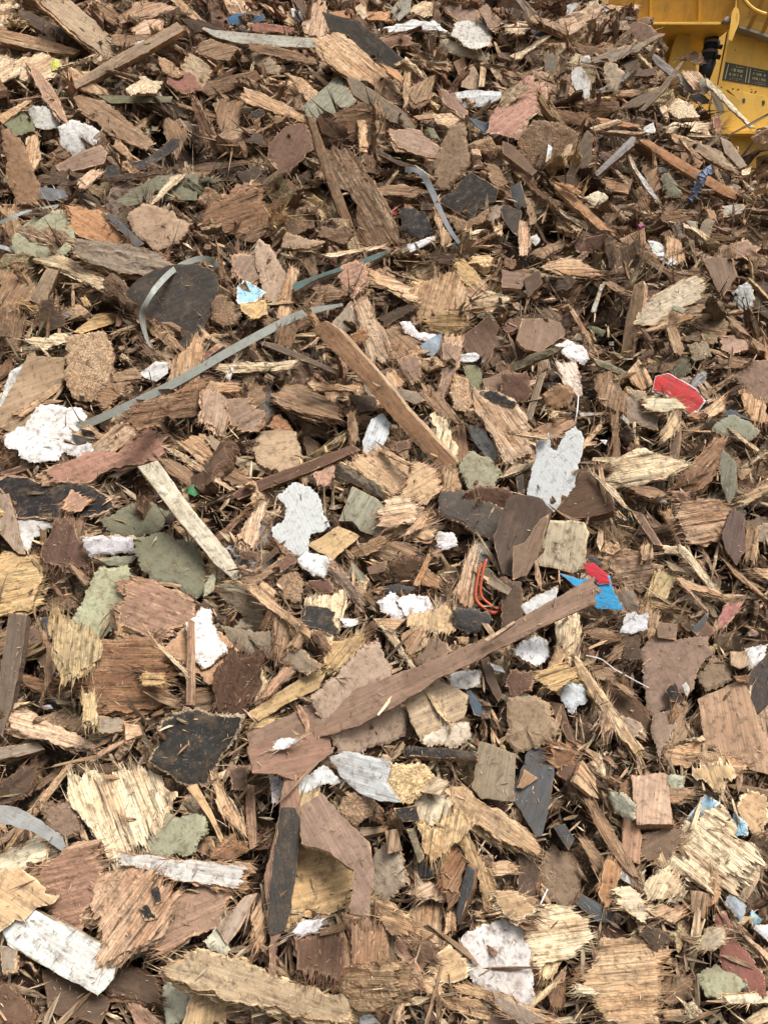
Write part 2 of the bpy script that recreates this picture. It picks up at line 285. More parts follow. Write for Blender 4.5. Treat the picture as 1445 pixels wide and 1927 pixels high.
# Catalogue of the pieces one can single out, outlined tile by tile (tile origin in photo pixels, 2.89x enlarged).
# kind|colour|edge|thickness mm|grain degrees or a|options|outline|description       a leading * marks a landmark
DATA = '''
@0 0
pl|tan2|j|26|a||215,0 395,0 450,50 690,275 600,325 420,190|wide weathered plank running down from the top edge
pl|dark|s|25|a||100,50 160,60 490,235 470,268 300,215 110,100|dark brown plank with a sawn edge
pl|tan|s|45|a|n=90:15|0,155 200,200 440,272 400,298 240,280 0,225|thick tan timber entering from the left edge
ch|pink|j|8|20||640,60 700,0 850,20 960,40 900,70 720,100|pinkish shredded chip with loose fibres
ch|pink|j|8|30||730,150 790,110 890,110 870,180 760,190|small pinkish fibrous chip
ch|red|j|8|60||1160,60 1200,0 1260,0 1290,60 1230,100 1180,130|reddish ragged chip
ch|tan|j|6|-30||640,80 600,30 520,20 560,100 610,130|tan ragged chip near the top edge
lb|blue|s|6|a||1235,100 1290,75 1430,80 1430,110 1330,130 1250,130|dark blue painted strip
sp|tan|j|6|a||930,0 985,0 1130,130 1140,165 1110,160|long tan splinter leaning at the top
ch|pale|j|10|-35||270,290 350,280 560,360 540,390 430,330|pale shredded chip
ch|pale|j|8|30||0,300 80,340 100,400 0,450|pale orange chip cut by the left edge
ch|pale|j|8|30||90,330 230,290 340,330 280,420 160,440 90,420|light shredded chip
pb|lime|s|5|a||280,330 320,325 330,370 285,385|tiny chip with yellow and green paint
ch|redw|j|9|a||150,350 200,370 310,510 370,660 330,640 240,530|reddish brown leaning stick of wood
ch|tan|j|8|-40||340,400 430,380 540,460 590,510 480,500|tan fibrous chip
fb|greyp|c|7|a||155,585 240,580 340,650 320,690 200,700|pale grey ribbed board scrap
fb|olive|c|20|a||20,660 90,590 175,640 190,710 80,735|olive grey crumbly lump
sp|tan|j|6|a||0,620 150,545 170,550 20,670|tan splinter crossing the left edge
ch|brown|j|10|-35||410,520 560,545 700,660 800,740 760,790 600,720 450,610|ribbed brown chip
ck|tan2|j|30|-40||1000,350 1040,290 1145,370 1130,450 1080,470 1010,400|short tan block with a frayed end
ch|red|c|14|a||920,395 1030,390 1110,480 1000,505 920,460|chip with dusty dark red paint
ch|brown|j|12|15||1065,255 1150,215 1300,270 1330,330 1200,320 1100,300|brown ribbed chip with frayed ends
ch|pale|c|16|a||690,480 780,430 890,440 850,500 720,505|pale crumbly particleboard lump
ck|brown|s|30|a|n=100:10|1105,490 1130,440 1385,385 1410,430 1150,525|short brown sawn batten
*fb|orangeb|c|7|80|n=180:10|20,720 55,720 130,790 180,940 215,1010 220,1120 200,1205 130,1190 90,1130 50,960 25,820|tall orange brown hardboard leaf at the left edge
ch|tan|j|7|80||140,760 200,740 220,860 190,920 150,880|upright tan chip
pb|white|c|18|a|n=60:12,p=2|320,690 395,650 565,725 500,800 400,835 340,780|white coated board chunk with crumbled edge
ck|pinkb|s|20|20|p=3|310,900 450,820 545,790 580,830 560,890 340,940|reddish brown split block
ps|slate|g|3|a||220,1020 350,1030 370,1070 290,1090 225,1080|dark grey shiny plastic flake
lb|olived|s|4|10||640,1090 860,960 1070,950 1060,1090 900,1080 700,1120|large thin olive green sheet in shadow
ch|dark|j|8|a||1180,860 1290,880 1350,960 1290,1000 1200,940|dark brown chip
*lb|black|s|5|a|p=2,k=14|600,915 780,870 930,770 970,775 960,810 800,920 620,960 560,965|curved dark strip with a lifted right end
lb|dark|j|8|a||125,960 300,945 560,960 1160,880 1170,905 800,955 500,995 160,1000|long black thin board edge
ck|pink|j|15|a|p=3|435,970 500,925 550,940 470,1010|small pinkish stub of wood
st|brown|j|8|a|p=2|940,545 1230,635 1200,650 980,580|light brown splintered stick
*lb|olive|s|4|a|p=2,n=90:20|545,518 930,525 920,555 610,560|narrow greenish grey painted strip
*st|redw|j|16|a|p=3|1040,520 1070,545 1150,680 1255,965 1225,1005 1120,800 1050,590|long reddish stick slanting down
ch|brown|j|12|75||1165,570 1250,530 1320,560 1290,680 1230,750 1200,690|brown upright splintered chip
sp|pale|j|7|a|p=2|805,1130 930,960 1005,950 960,1000|pale pointed splinter over a dark gap
*fb|green|c|16|a|p=2|65,1300 200,1160 330,1145 385,1180 385,1345 330,1387 120,1387 70,1340|large sage green board with crumbly face
ch|orange|j|9|a||390,1130 540,1150 600,1240 670,1290 640,1330 480,1300 400,1260|tan and rust fibrous chip
*fb|mdf|c|40|a|p=2,n=120:14|700,1180 790,1110 930,1150 960,1190 1040,1210 960,1310 860,1360 780,1300 730,1260|thick tan particleboard chunk with crumbling side
*ch|brownr|j|12|20|p=2,n=120:8|1125,1175 1175,1100 1270,1060 1300,1000 1340,1050 1385,1000 1380,1080 1445,1150 1445,1270 1380,1310 1280,1270 1130,1220|big striped brown plywood chip with torn top
ch|tan|j|8|a||20,1150 80,1150 110,1250 60,1300 20,1250|small tan chip at the left edge
*pl|greyb|j|30|a|p=2,n=90:10|400,1310 480,1300 700,1325 860,1370 940,1440 830,1500 640,1480 430,1400|thick grey brown weathered plank end
lb|slate|s|5|a||570,1160 620,1170 780,1320 740,1340|dark grey strip in shadow
sp|pale|j|5|a||350,140 420,180 560,310 540,330|pale sliver beside the weathered plank
ch|brown|j|8|10||600,190 820,190 830,210 720,250 640,240|dark flat chip
*pl|tan2|s|38|a|p=4,n=95:22|350,478 600,320 965,120 1000,165 800,280 400,492|pale sawn batten lying across the heap top
ch|tan|c|8|-20||860,300 930,330 1000,400 960,420 880,380|tan flat fragment
ch|dark|j|10|a||990,100 1100,110 1200,150 1240,200 1150,190 1040,160|dark shredded chip
sp|tan|j|6|-60|p=2|600,790 640,760 760,870 740,880|short splinter pointing down
ch|brown|j|8|-70||900,650 960,660 1020,720 960,860 920,800|rough grey brown chip
@470 0
*pl|grey|s|14|a|p=2|-310,130 -200,165 20,180 430,215 400,262 200,255 -60,235 -180,205|long grey weathered board across the top
*lb|slated|s|16|-40|n=70:15|410,75 600,130 760,260 940,420 930,445 800,400 720,400 600,280 450,170|large dark brown board in shadow
st|greyb|j|14|a|p=3|430,240 500,190 625,155 635,180 520,225 450,255|short grey brown stick on the dark board
ch|pink|j|8|80||290,80 330,20 410,10 425,170 400,190 300,175|pale pinkish upright chip
ch|red|j|7|-10||0,120 250,150 240,180 0,165|flat reddish chip
ch|tan|j|8|-30||60,20 180,50 260,110 270,150 180,110|tan fibrous chip
ch|brownd|j|8|-60||240,0 290,0 320,60 300,90|dark brown sliver of board
ch|orange|j|6|a||430,70 550,50 560,100 480,90|thin orange brown chip
ch|pale|j|8|70||580,40 620,30 640,90 590,130|small pale orange chip
ch|orange|j|8|20||630,70 760,60 740,110 640,100|orange ragged chip
lb|grey|s|6|a||770,60 800,10 875,0 870,60 810,110|light grey laminate flake
ch|pale|j|10|30||870,60 930,10 1050,20 1020,80 950,90|pale shredded chip at the top
ch|pinkb|j|8|-30||1050,30 1120,0 1250,60 1240,120 1130,110|pinkish brown chip with torn face
ch|pinkb|j|9|a||1250,60 1290,30 1390,130 1310,160|flat pinkish board chip
pb|white|j|10|a||700,165 880,110 1000,120 1080,180 980,160 880,160 760,180|thin white faced splinter
ch|redw|j|8|15||700,210 860,190 870,240 740,260|reddish fibrous chip
*lb|greyl|j|10|85||1120,130 1160,120 1250,120 1310,160 1305,250 1200,260 1100,190|grey weathered chip with a toothed top
*pb|cream|c|16|a|p=2|1030,210 1150,230 1300,290 1280,330 1180,310 1060,270|cream crumbly strip of board near the top
ch|tan|j|10|-60||1000,270 1060,290 1100,360 1070,380 1010,320|small frayed tan chip
fb|orangeb|s|6|80||1110,340 1160,310 1180,380 1150,450|orange brown pointed hardboard flake
fb|mdf|s|6|80||1170,370 1210,350 1250,420 1240,490 1150,470|tan hardboard flake
st|pale|s|8|a|p=2|1255,340 1290,340 1275,470 1245,470|pale short square stick
*ch|tan|j|12|-40||395,265 440,250 560,230 660,330 780,450 840,560 780,560 640,440 520,410 430,350|long tan plywood chip with frayed lower end
ch|tan2|j|9|15||0,290 50,270 170,370 150,410 60,380|tan flat chip
ch|brown|j|9|a||0,240 140,250 340,310 330,345 180,320 0,270|long brown shredded strip
ch|tan|c|12|a||200,400 280,420 370,500 330,560 260,480|crumbly tan chip
sp|pale|j|6|a|p=2|320,360 430,450 410,465 330,390|short pale splinter
ch|tan|j|12|a|p=2|0,490 60,510 140,540 300,620 290,660 180,620 0,560|tan flaky chip with split layers
ch|brown|j|10|10||480,620 620,570 730,640 700,760 640,800 560,760|brown chip with bristly fibres
ch|tan|j|8|80||590,640 630,660 640,800 600,800|upright tan shard
*ck|greyg|j|22|40|p=3|295,575 470,425 580,540 500,610 380,660 310,640|grey weathered block dusted with fibres
*pl|greyb|s|24|a|p=3,n=70:14|525,420 560,415 830,600 905,690 880,705 760,655 560,510|grey brown batten sloping down to the right
ch|tan|j|9|75|p=2|840,400 870,395 860,560 840,560|narrow pale upright chip
ch|brown|j|10|a||860,480 940,440 1000,420 980,530 900,560|brown splintered chip
ch|tan|c|14|a|p=2|1000,620 1090,610 1140,650 1080,690 1020,660|pale crumbly lump of fibres
fb|green|s|5|a|p=2|960,690 1000,700 1040,770 1000,770|small yellowish green flake
*ch|pinkb|j|10|-15||760,700 900,700 1060,820 1080,865 960,850 800,800|pinkish plywood chip over a dark hollow
*fb|mdf|c|9|a|n=150:10|1010,880 1080,700 1160,680 1190,840 1190,900 1090,1015 1010,1025|tall tan hardboard sheet beside the hollow
ch|orangeb|s|5|a|p=2|890,630 990,615 1000,640 920,650|thin curved orange brown chip
*pb|white|s|20|a|p=3,n=90:18|1110,505 1200,490 1360,500 1370,525 1290,570 1180,585 1140,560|white sawn block near the top
ch|pinkb|j|9|-50|p=3|1030,475 1110,510 1180,600 1160,640 1060,560|reddish split chip touching the white block
lb|blued|s|6|a|p=2,k=8|1185,640 1290,670 1320,730 1270,720|blue grey curved plastic coated strip
ch|tan|c|14|a||1180,790 1300,740 1360,800 1340,850 1250,830|tan crumbly chip
*ch|redd|j|9|60||110,780 200,690 300,680 335,810 240,900 150,950 110,900|dull reddish brown slab of plywood
st|dark|s|10|a||680,800 830,880 1020,930 1000,945 820,900 700,840|thin dark stick in the hollow
*st|brown|s|22|a|p=2,n=0:14|310,630 350,640 400,780 600,1320 570,1345 480,1150 380,870|long narrow brown batten left of the centre top
*ch|pinkt|j|14|-60|p=3|400,880 540,865 620,960 700,1080 740,1150 790,1300 640,1350 590,1340 590,1110 540,1050 470,1020|big light tan splintered slab at upper centre
ch|brown|j|9|80||600,810 690,870 670,920 620,890|small frayed brown chip
ch|brown|c|24|a||90,1190 240,1130 360,1120 340,1230 240,1280 130,1260|rounded lump of brown fibres
ch|brown|j|8|a||700,1020 830,1000 980,1040 860,1070 720,1050|dark brown layered chip
*lb|black|c|14|a|p=2|820,1140 900,1130 950,1160 985,1260 930,1295 830,1240|small black crumbly board
*lb|blackd|s|10|20|p=3|1025,1085 1110,1040 1200,940 1280,990 1345,1030 1330,1090 1240,1130 1215,1195 1130,1150|large black sheet dusted with pale fibres
ch|brown|c|14|a||1060,1160 1180,1200 1300,1130 1270,1200 1140,1260|brown crumbly layer under the black sheet
ps|redp|g|3|a|p=3|765,1165 790,1115 805,1160 790,1170|tiny bright red plastic scrap
pb|white|j|6|a|p=2|850,1330 940,1300 1010,1280 1000,1310 880,1370|thin white torn paper strip
ch|tan|j|8|80|p=2|1000,1130 1040,1200 1090,1310 1040,1310|curled tan shaving beside the grey strap
ch|mdf|c|9|a||200,1260 290,1300 400,1310 300,1350 170,1340|flat tan fragment in shadow
sp|pale|j|5|a|p=2|400,1380 740,1330 700,1350 460,1395|pale straw like splinter
ch|brown|j|10|-20||1290,890 1340,900 1400,990 1350,1010 1300,960|rust brown chip beside the black sheet
ch|brown|j|10|10||0,1010 60,1120 90,1170 30,1210 0,1200|brown chip with torn edge
ch|orange|j|6|-50|p=2|720,350 800,380 870,460 850,470 750,390|orange slivers of broken wood
fb|brownd|s|6|a||940,1100 1000,1110 1010,1140 930,1140|dark small flake
@945 0
lb|blued|s|8|a||70,0 230,0 200,20 110,35|blue grey flake at the top edge
ch|brown|j|10|-60||300,100 360,110 450,230 400,230 330,160|flat brown board leaning under the top
lb|slate|s|5|a||100,135 180,150 300,180 310,220 180,190|dark slate coloured flake
ck|greyl|s|14|30||290,80 370,15 410,20 400,60 330,100|grey split block near the top
ch|pale|j|8|30||440,20 520,0 520,40 480,60|pale small block at the top edge
ch|tan|j|8|5||560,30 730,25 735,50 640,65|flat pale chip on the crest
ch|pale|j|7|30||20,130 90,110 180,130 110,180 40,170|pale ragged chip
sp|pale|j|8|30|p=2|50,300 220,200 240,210 90,320|bundle of pale slivers
ch|brown|j|10|-10||400,235 550,265 570,300 430,300|brown split board
ch|tan|j|7|0|p=2|230,235 400,230 420,245 260,250|tan flat sliver
*ch|pinkb|s|10|35|n=80:10|640,240 640,200 740,120 800,140 840,180 780,210 700,250|broad flat tan brown chip near the crest
*ch|greyb|j|9|a|p=2|480,330 580,270 700,250 840,190 845,205 720,280 600,335|long grey brown shard below the crest
ch|pale|j|7|a|p=2|350,345 480,350 500,365 400,370|thin pale shard
pb|white|c|8|a|p=3|430,310 470,300 480,340 430,335|small white lump of plaster
*pl|greyl|s|14|a|n=60:10|800,275 870,320 1080,510 1050,525 960,450 820,340|pair of grey weathered battens by the machine
ch|pink|j|7|-50||980,400 1060,390 1130,470 1110,500 1040,480|pinkish flat chip beside the grey battens
fb|greyg|c|7|a|p=2|1060,420 1120,425 1130,480 1090,510|pale green torn flake
*ch|brown|j|8|a|p=2,k=12|940,330 1040,283 1065,290 1085,340 1060,350 990,320|curled brown chip on the crest by the machine
*lb|slated|s|4|a|p=3|1000,520 1080,505 1140,560 1060,565|slate grey triangular flake
*ch|pale|c|20|a|p=2|890,560 950,530 1040,570 1060,630 960,640 900,600|pale crumbly chunk below the slate triangle
sp|pale|j|7|a|p=3|840,510 870,520 905,630 880,640 840,550|white splintered stick end
*ch|brownd|j|9|a|k=10|650,340 720,320 760,380 830,370 830,420 720,420 670,390|dark brown curved chip with scalloped edge
*fb|cream2|c|16|a|p=2,n=80:10|550,400 565,345 620,350 665,395 645,470 610,510 575,470|cream and tan particleboard chunk
*fb|greyl|s|7|80|p=2|375,400 400,365 430,365 475,440 470,530 430,530 380,460|light grey egg shaped board flake
ch|tan|j|8|0|p=2|640,490 740,485 760,500 700,525 640,520|small tan chip
*pl|greyb|s|14|a|p=2|630,590 720,530 840,480 860,500 740,580|grey shard pointing left under the dark stick
*st|darkg|s|12|a|p=4|970,335 990,330 890,480 770,600 740,600 850,480|dark thin stick leaning by the machine
ch|brown|j|8|-45|p=2|20,405 150,400 300,480 400,560 370,560 240,470|brown splintered sliver band
ch|greyb|j|12|80||230,300 290,290 300,380 240,430|grey brown upright chip
ch|brownd|j|8|-60|p=2|310,330 350,300 340,380 310,400|dark curl of veneer
*ch|pinkr|j|14|35|p=3|-60,640 0,545 120,425 235,490 220,580 130,650 110,750 0,735 -60,700|large reddish striped slab at the upper right
sp|straw|j|6|40|p=4|0,500 130,450 150,470 20,580 0,580|yellowish splinter bundle on the reddish slab
ch|pinkb|c|9|a|p=2|30,420 120,425 130,440 80,480 30,470|dull pink chip
ch|tan|j|9|-30||300,440 350,450 440,560 400,560|tan upright split chip
ch|brown|j|9|0||450,560 560,540 640,590 520,640 460,620|brown matted chip
*ch|brown|c|14|a|n=100:10|90,770 170,650 320,680 410,740 380,850 300,900 190,910 100,850|large muddy brown particleboard panel
fb|mdf|s|6|60|p=2|310,870 350,790 380,780 370,860|tan flake on the muddy panel
pb|white|s|4|a|p=3|235,880 250,785 270,800 260,860|small white sliver on the muddy panel
*pl|darkr|s|18|a|p=3|0,765 60,790 190,930 160,955 0,830|short dark brown batten under the reddish slab
*ch|greyb|s|12|65|p=2,n=0:12|350,960 400,820 460,715 490,740 480,870 420,970|tall grey upright slab
*pl|greyl|s|22|a|p=3,n=130:16|445,990 560,880 700,740 725,745 715,790 560,920 480,990|grey batten propped at a steep slant
ch|brownr|j|9|-20||300,600 420,610 480,640 420,680 320,670|rust brown matted chip
ch|orange|j|6|a|p=2|520,640 760,680 740,690 560,680|thin orange splinter
sp|pale|j|8|a|p=2|760,740 980,720 1200,742 1100,745 950,735|very thin pale splinter
sp|pale|j|10|a|p=2|480,690 620,650 640,665 500,710|short pale splintered piece
ch|pale|j|10|10|p=2|850,700 950,665 1130,670 1140,700 1000,715 880,720|pale fibrous chip with torn layers
*pb|white|c|8|a|p=3|770,690 820,665 830,710 770,735|white lump of torn paper by the orange batten
pl|tan2|j|16|a|p=2|960,745 1190,820 1280,940 1290,960 1190,900 1000,800|split tan batten
pl|greyb|s|12|a|p=2|1180,740 1240,770 1330,900 1290,915 1210,830|flat grey brown board slanting down
*st|cream|j|8|a|p=4|1100,420 1160,470 1372,692 1340,690 1210,560 1120,470|long pale splinter reaching over the machine
lb|greyb|s|8|-60||1120,450 1180,500 1205,600 1180,620 1140,540|dark grey board at the crest
ch|red|j|8|80||1140,650 1180,620 1190,700 1160,730|reddish chip at the crest edge
*pl|orange|s|22|a|p=4,n=75:16|740,760 790,758 1080,930 1280,1045 1270,1085 1200,1060 1030,960 900,880|orange batten tied with a blue ribbon
ch|brownr|s|6|a|p=2|970,830 1010,820 1085,880 1070,910 980,890|rust coloured shiny flake
ch|tan|s|6|-50|p=3,k=10|980,790 1010,780 1090,870 1070,870|thin curved shaving
*fb|greyg|c|22|a|p=2|870,950 910,935 980,1050 950,1080 870,1040|grey green crumbly chunk with white cap
pb|white|c|8|a|p=3|820,910 900,903 905,930 840,935|white cap of broken plaster
ch|brown|j|9|60||760,900 820,940 860,1020 800,1040|brown bristly chip
*ch|greyl|j|10|a|p=3,k=12|680,820 740,930 850,1090 840,1100 770,1020 700,900|curved grey white veneer strip
ch|brownr|s|9|0||540,970 680,1000 680,1050 550,1030|flat brown chip in shade
ch|cream|c|14|a|p=2|440,1080 520,1030 570,1070 510,1120|pale crumbly knot of fibres
fb|brownd|s|8|-20||280,960 380,950 440,1010 380,1030|dark flat fragment
*ch|orange|j|16|a|p=3|270,990 330,1000 450,1120 600,1250 520,1240 400,1130 320,1060|rust orange plank with split end
ch|orange|c|9|a|p=4|280,990 370,1000 430,1040 410,1055 330,1020|orange rotten chip
ch|brown|j|10|-40|p=2|80,940 160,960 200,1040 300,1090 280,1120 160,1030|dark brown chip with jagged rim
ch|pale|j|10|a|p=2|300,1130 460,1220 440,1240 330,1170|pale split chip
ch|brown|j|9|60||120,1060 160,1090 180,1210 150,1220|brown thin upright shard
lb|slated|s|4|a||0,1110 100,1150 80,1280 30,1230 0,1180|slate sheet leaning at the side
lb|slate|s|4|a|p=2|40,1020 100,990 130,1120 70,1120|upright slate flake
ch|brownr|j|10|50||715,1120 780,1050 790,1120 760,1170|fan shaped brown chip
*ch|brownr|j|14|10|p=2|790,1180 930,1140 1010,1190 960,1230 880,1230 820,1220|ribbed brown slab with peeling layers
fb|greyg|c|9|a|p=2|1000,1200 1060,1205 1060,1255 1020,1250|grey chip
*fb|greyb|c|12|a|p=2|1060,1260 1110,1190 1150,1200 1120,1310 1080,1325|rounded grey cardboard like flake
*ch|brownr|s|12|10|p=3|640,1300 770,1240 775,1330 690,1370|chestnut brown chip in the upper right
ch|redd|s|12|30|p=3|470,1340 440,1300 560,1270 620,1310 560,1360|dark chestnut chip
*st|pink|j|9|a|p=3|80,1190 140,1200 155,1320 130,1387 90,1387|upright pale pinkish shingle
pb|white|c|9|a|p=3|145,1290 190,1275 205,1310 180,1335|tiny white chunk
ps|magenta|g|2|a|p=4|738,1222 755,1218 765,1230 750,1238|tiny bright pink plastic scrap
*pb|white|j|8|a|p=2|795,1310 850,1320 920,1380 930,1440 870,1400 820,1370|pointed white chip below the chestnut chip
ck|tan|j|18|85|p=2|890,1290 960,1300 990,1387 985,1420 900,1400|tan block standing upright
ch|orange|s|9|a||1390,980 1445,1000 1445,1050 1390,1020|orange chip at the right edge
pl|grey|j|10|a|p=2|1200,1120 1310,1110 1300,1160 1210,1170|short grey board
sp|pale|s|9|a|p=2,k=8|1300,930 1350,910 1340,950 1300,958|small cream curl
*ch|greyl|j|14|-60|p=2|1385,660 1445,648 1480,700 1460,770 1420,735|pale curved husk beside the machine
sp|pale|j|9|a|p=2|1310,980 1460,1100 1450,1110 1320,1010|pale splinter at the right edge
ch|brown|j|9|a||1130,1270 1250,1290 1340,1270 1250,1310 1150,1300|thin brown chip
ch|dark|j|10|a||360,1160 490,1180 620,1230 570,1240|dark thin plank in shade
ch|pinkb|c|10|a||1250,1320 1330,1310 1400,1350 1380,1400 1270,1400|flat pinkish tan fragment
sp|brown|j|9|a|p=2|1280,1170 1350,1250 1330,1250|short brown splinter
ch|brown|j|9|20|p=2|150,1380 250,1330 380,1290 330,1340 230,1400|reddish dark splinter pile
@0 480
ch|brown|j|12|60||0,100 120,100 170,170 160,240 60,300 0,280|brown layered chip at the left edge
ch|brown|j|14|80||0,310 100,350 125,390 90,520 0,500|brown block of stacked splinters
pb|white2|c|8|a||60,640 140,590 100,700 20,850 0,850 0,800|grey white plaster lining
*fb|mdfb|s|9|20||150,560 340,570 345,680 250,790 170,900 100,960 0,930 0,850 90,690|large flat brown hardboard at the left
ch|ochre|s|7|15|k=10|400,420 520,330 680,325 620,370 440,430|ochre curved shaving
ch|brownd|j|9|20||200,380 230,250 290,240 345,380 280,410|dark brown standing chip
*ch|straw|j|12|-15|p=3|150,20 350,10 560,130 540,185 400,110|pale splintered shard with purple streaks
*ck|tan2|s|24|60|p=3,n=150:10|170,240 250,80 320,85 240,275|short tan sawn stick
sp|straw|j|7|-5|p=2|110,460 370,430 380,460 220,520 190,490|bunch of yellow straw like fibres
*fb|cork|c|24|a|p=2|370,450 560,420 600,480 620,560 600,690 560,740 480,790 400,770 360,660|rough bark like tan slab
ch|brown|j|12|-10||610,700 710,690 650,750 560,840 530,790|brown shredded chip beside the bark like slab
*st|tan|j|14|a|p=2|60,860 300,710 340,700 320,740 120,880|twisted tan splinter on the hardboard
ch|brown|j|9|0||600,640 740,610 750,670 640,690|brown crumbled chip
pb|white|s|5|a|p=3|750,650 850,580 920,590 910,640 850,685|white folded scrap beside the strap
ch|tan|j|14|-40|p=2|670,230 790,300 1020,545 980,545 820,420|splintered wood core under the dark slab
*lb|slated2|s|16|20|p=3,n=100:6|685,210 800,110 920,65 1060,60 1150,90 1180,165 1140,300 1090,410 1010,520 960,500 870,400 820,320 780,280|large dark slate coloured board circled by a strap
ch|brown|c|18|a||1140,220 1250,220 1300,300 1290,370 1200,380 1150,330|rough brown lump
pb|sky|c|7|a|p=3|1300,170 1330,140 1440,200 1400,250 1300,255|white torn paper with light blue print
*ch|pinkb|j|12|60||1250,0 1400,0 1420,120 1350,150 1270,90|pinkish brown layered chip
ch|ochre|j|9|40|p=2|1310,270 1445,240 1460,330 1380,340|ochre ragged chip
sp|pale|j|10|a|p=2|1090,390 1200,470 1180,480 1110,440|small pale splinter
ch|red|j|8|a||1100,540 1190,480 1210,500 1110,570|dull red shard
*ck|tan|j|22|80|p=3,n=90:12|940,560 1010,520 1060,450 1105,470 1085,660 1060,700 940,690|upright tan wood block under the dark slab
st|straw|j|12|a|p=2|1110,600 1445,575 1500,590 1445,630 1240,640|long pale splintered lath
pb|white|j|3|a|p=3|1230,655 1285,560 1275,610 1250,685|hanging white fibre scrap
*ch|brownr|j|16|10|p=2|715,900 760,820 930,770 1105,690 1100,870 1030,880 900,870 860,910 760,940|wide ribbed brown plywood chip
ch|pinkb|j|12|80||1100,750 1180,740 1250,750 1240,900 1210,970 1100,890|pinkish brown block with vertical grain
ch|pinkb|j|12|30|p=2|1240,790 1330,800 1420,880 1390,950 1260,910|pinkish grey chip with furry edge
ch|brown|j|8|80||1300,620 1370,640 1420,760 1330,790|upright brown splinters
ch|tan|j|9|0|p=2|1100,680 1290,700 1290,740 1110,735|narrow reddish chip
ch|tan|j|9|-35||970,1020 1110,970 1150,1080 1090,1120|flat tan chip
ck|tan2|s|20|a|p=2,n=80:10|1120,1000 1150,980 1335,1130 1320,1160 1170,1060|small tan sawn stick below centre left
*sp|pale|j|9|a|p=2|900,1050 960,1060 1260,1265 1240,1275 1000,1120|long thin pale splinter
ch|brown|j|9|a||850,1090 980,1130 1080,1200 1060,1280 940,1200|dark dusty chip
*pb|greenp|s|5|a|p=2|990,1280 1060,1240 1120,1270 1060,1310|small vivid green painted flake
ch|brown|j|10|a||1180,1150 1260,1140 1380,1230 1300,1260 1200,1210|brown matted chip
st|redd|s|16|a||0,1180 250,1100 260,1130 20,1210|dark red painted lath
pl|pinkt|j|14|38|p=2|490,1040 650,900 750,960 570,1110|tan plank end beside the red brown board
*pl|redwl|j|14|20|p=2|220,1180 480,1070 640,1080 770,960 860,960 900,1040 860,1110 760,1130 600,1160 440,1250 300,1240|red brown painted board with torn end
sp|pale|j|9|a|p=3|590,1200 750,1120 720,1160 640,1210|pale wedge splinter
*pb|white|c|7|a|p=4|35,980 150,930 225,815 330,830 440,840 460,880 430,960 510,1030 520,1110 470,1125 350,1060 300,1110 170,1125 120,1070 45,1030|large white torn plaster sheet at the left
*pl|creamg|s|16|a|p=4,n=30:10|750,1150 860,1115 1050,1387 1240,1610 1320,1750 1280,1770 1170,1680 930,1387|long cream coloured lath with cracked paint
*lb|blackr|j|12|10|p=2|0,1240 70,1190 200,1230 450,1250 590,1310 610,1370 560,1400 400,1430 100,1420 20,1300|black faced board with torn pale rim
ch|redw|j|7|30|p=3|350,1330 400,1280 490,1340 440,1387 370,1387|reddish flake on the black faced board
@470 480
pb|teal|s|18|a||250,150 500,60 750,-30 750,-10 640,40 380,120 260,190|long dark teal painted batten
*fb|pinkm|c|9|75||30,-60 60,-80 110,-50 200,110 190,170 140,260 80,220 40,60|tall pinkish tan hardboard tongue
ck|tan|j|16|80|p=2|215,60 265,90 240,180 210,340 150,330 175,190|upright pale split stick
ch|brown|j|9|-60||300,10 340,0 370,90 350,120 300,60|small brown split chip
*ch|redw|j|20|30|p=3|495,60 580,30 630,80 620,150 570,230 520,210|rolled reddish bark curl
ch|brown|j|12|0|p=2|340,170 440,160 510,200 480,240 390,250|brown fibrous roll
ch|brown|j|12|30||260,380 330,280 380,220 385,280 300,400|ribbed brown shard
ch|brown|j|12|80||150,410 240,370 260,400 220,500 150,490|reddish brown block with vertical fibres
ch|brown|j|12|-40||0,290 60,290 140,370 100,390 0,320|brown splinter clump
pl|greyb|s|10|50||450,370 550,250 580,270 590,380 520,420|grey brown board standing on edge
ch|dark|j|14|a||700,340 880,260 900,290 730,390|dark brown rough stick
ch|tan|j|12|-10||640,80 760,120 900,190 880,250 800,190 700,160|splintered tan strip
*ch|tan|j|14|75|p=2|890,190 980,140 1110,120 1170,190 1215,320 1180,340 1100,290 1000,330 930,340 890,260|wide tan plywood piece with mottled face
*ch|ochre|j|9|0|p=3|950,360 1070,310 1130,300 1170,390 1080,430 990,400|ochre veneer flake with ragged edge
*ch|ochre|j|12|-30|p=3|1125,60 1160,20 1250,120 1240,150 1190,160 1130,120|folded ochre veneer piece
ch|tan|j|10|-40|p=2|1160,170 1270,140 1280,180 1220,230 1180,200|tan curled flake
*ch|straw|j|12|-5|p=2|1195,240 1290,190 1400,230 1360,275 1210,265|pale yellow chip with fringed end
ch|pale|s|9|a||1215,280 1340,280 1280,345 1220,330|smooth pale orange flake
ch|brown|s|14|-20||1320,130 1445,90 1500,130 1445,170|brown flat board beside the fringe
*ch|pinkt|j|16|-70|p=2|565,280 640,240 680,340 740,440 770,560 640,560 600,400|fan of pale splinters over the big batten
ch|orange|c|8|a|p=2|525,440 620,400 640,440 600,480|orange red flake by the big batten
*pb|white|c|10|-30|p=3|820,365 880,360 920,420 1010,430 990,460 920,460 850,420|white torn board edge
*ps|bluegrey|g|5|a|p=3|935,490 1000,440 1040,430 1040,500 1000,545 935,540|smooth blue grey plastic tongue
ch|brown|j|12|-40||740,420 800,370 860,430 930,500 880,530 790,560|brown plywood chip
sp|tan|j|8|a|p=3|790,570 930,515 970,520 880,560|tan splinter
*ch|tan|c|18|a|p=2|915,600 930,560 1020,555 1040,600 960,625|pale crumbly edge of board
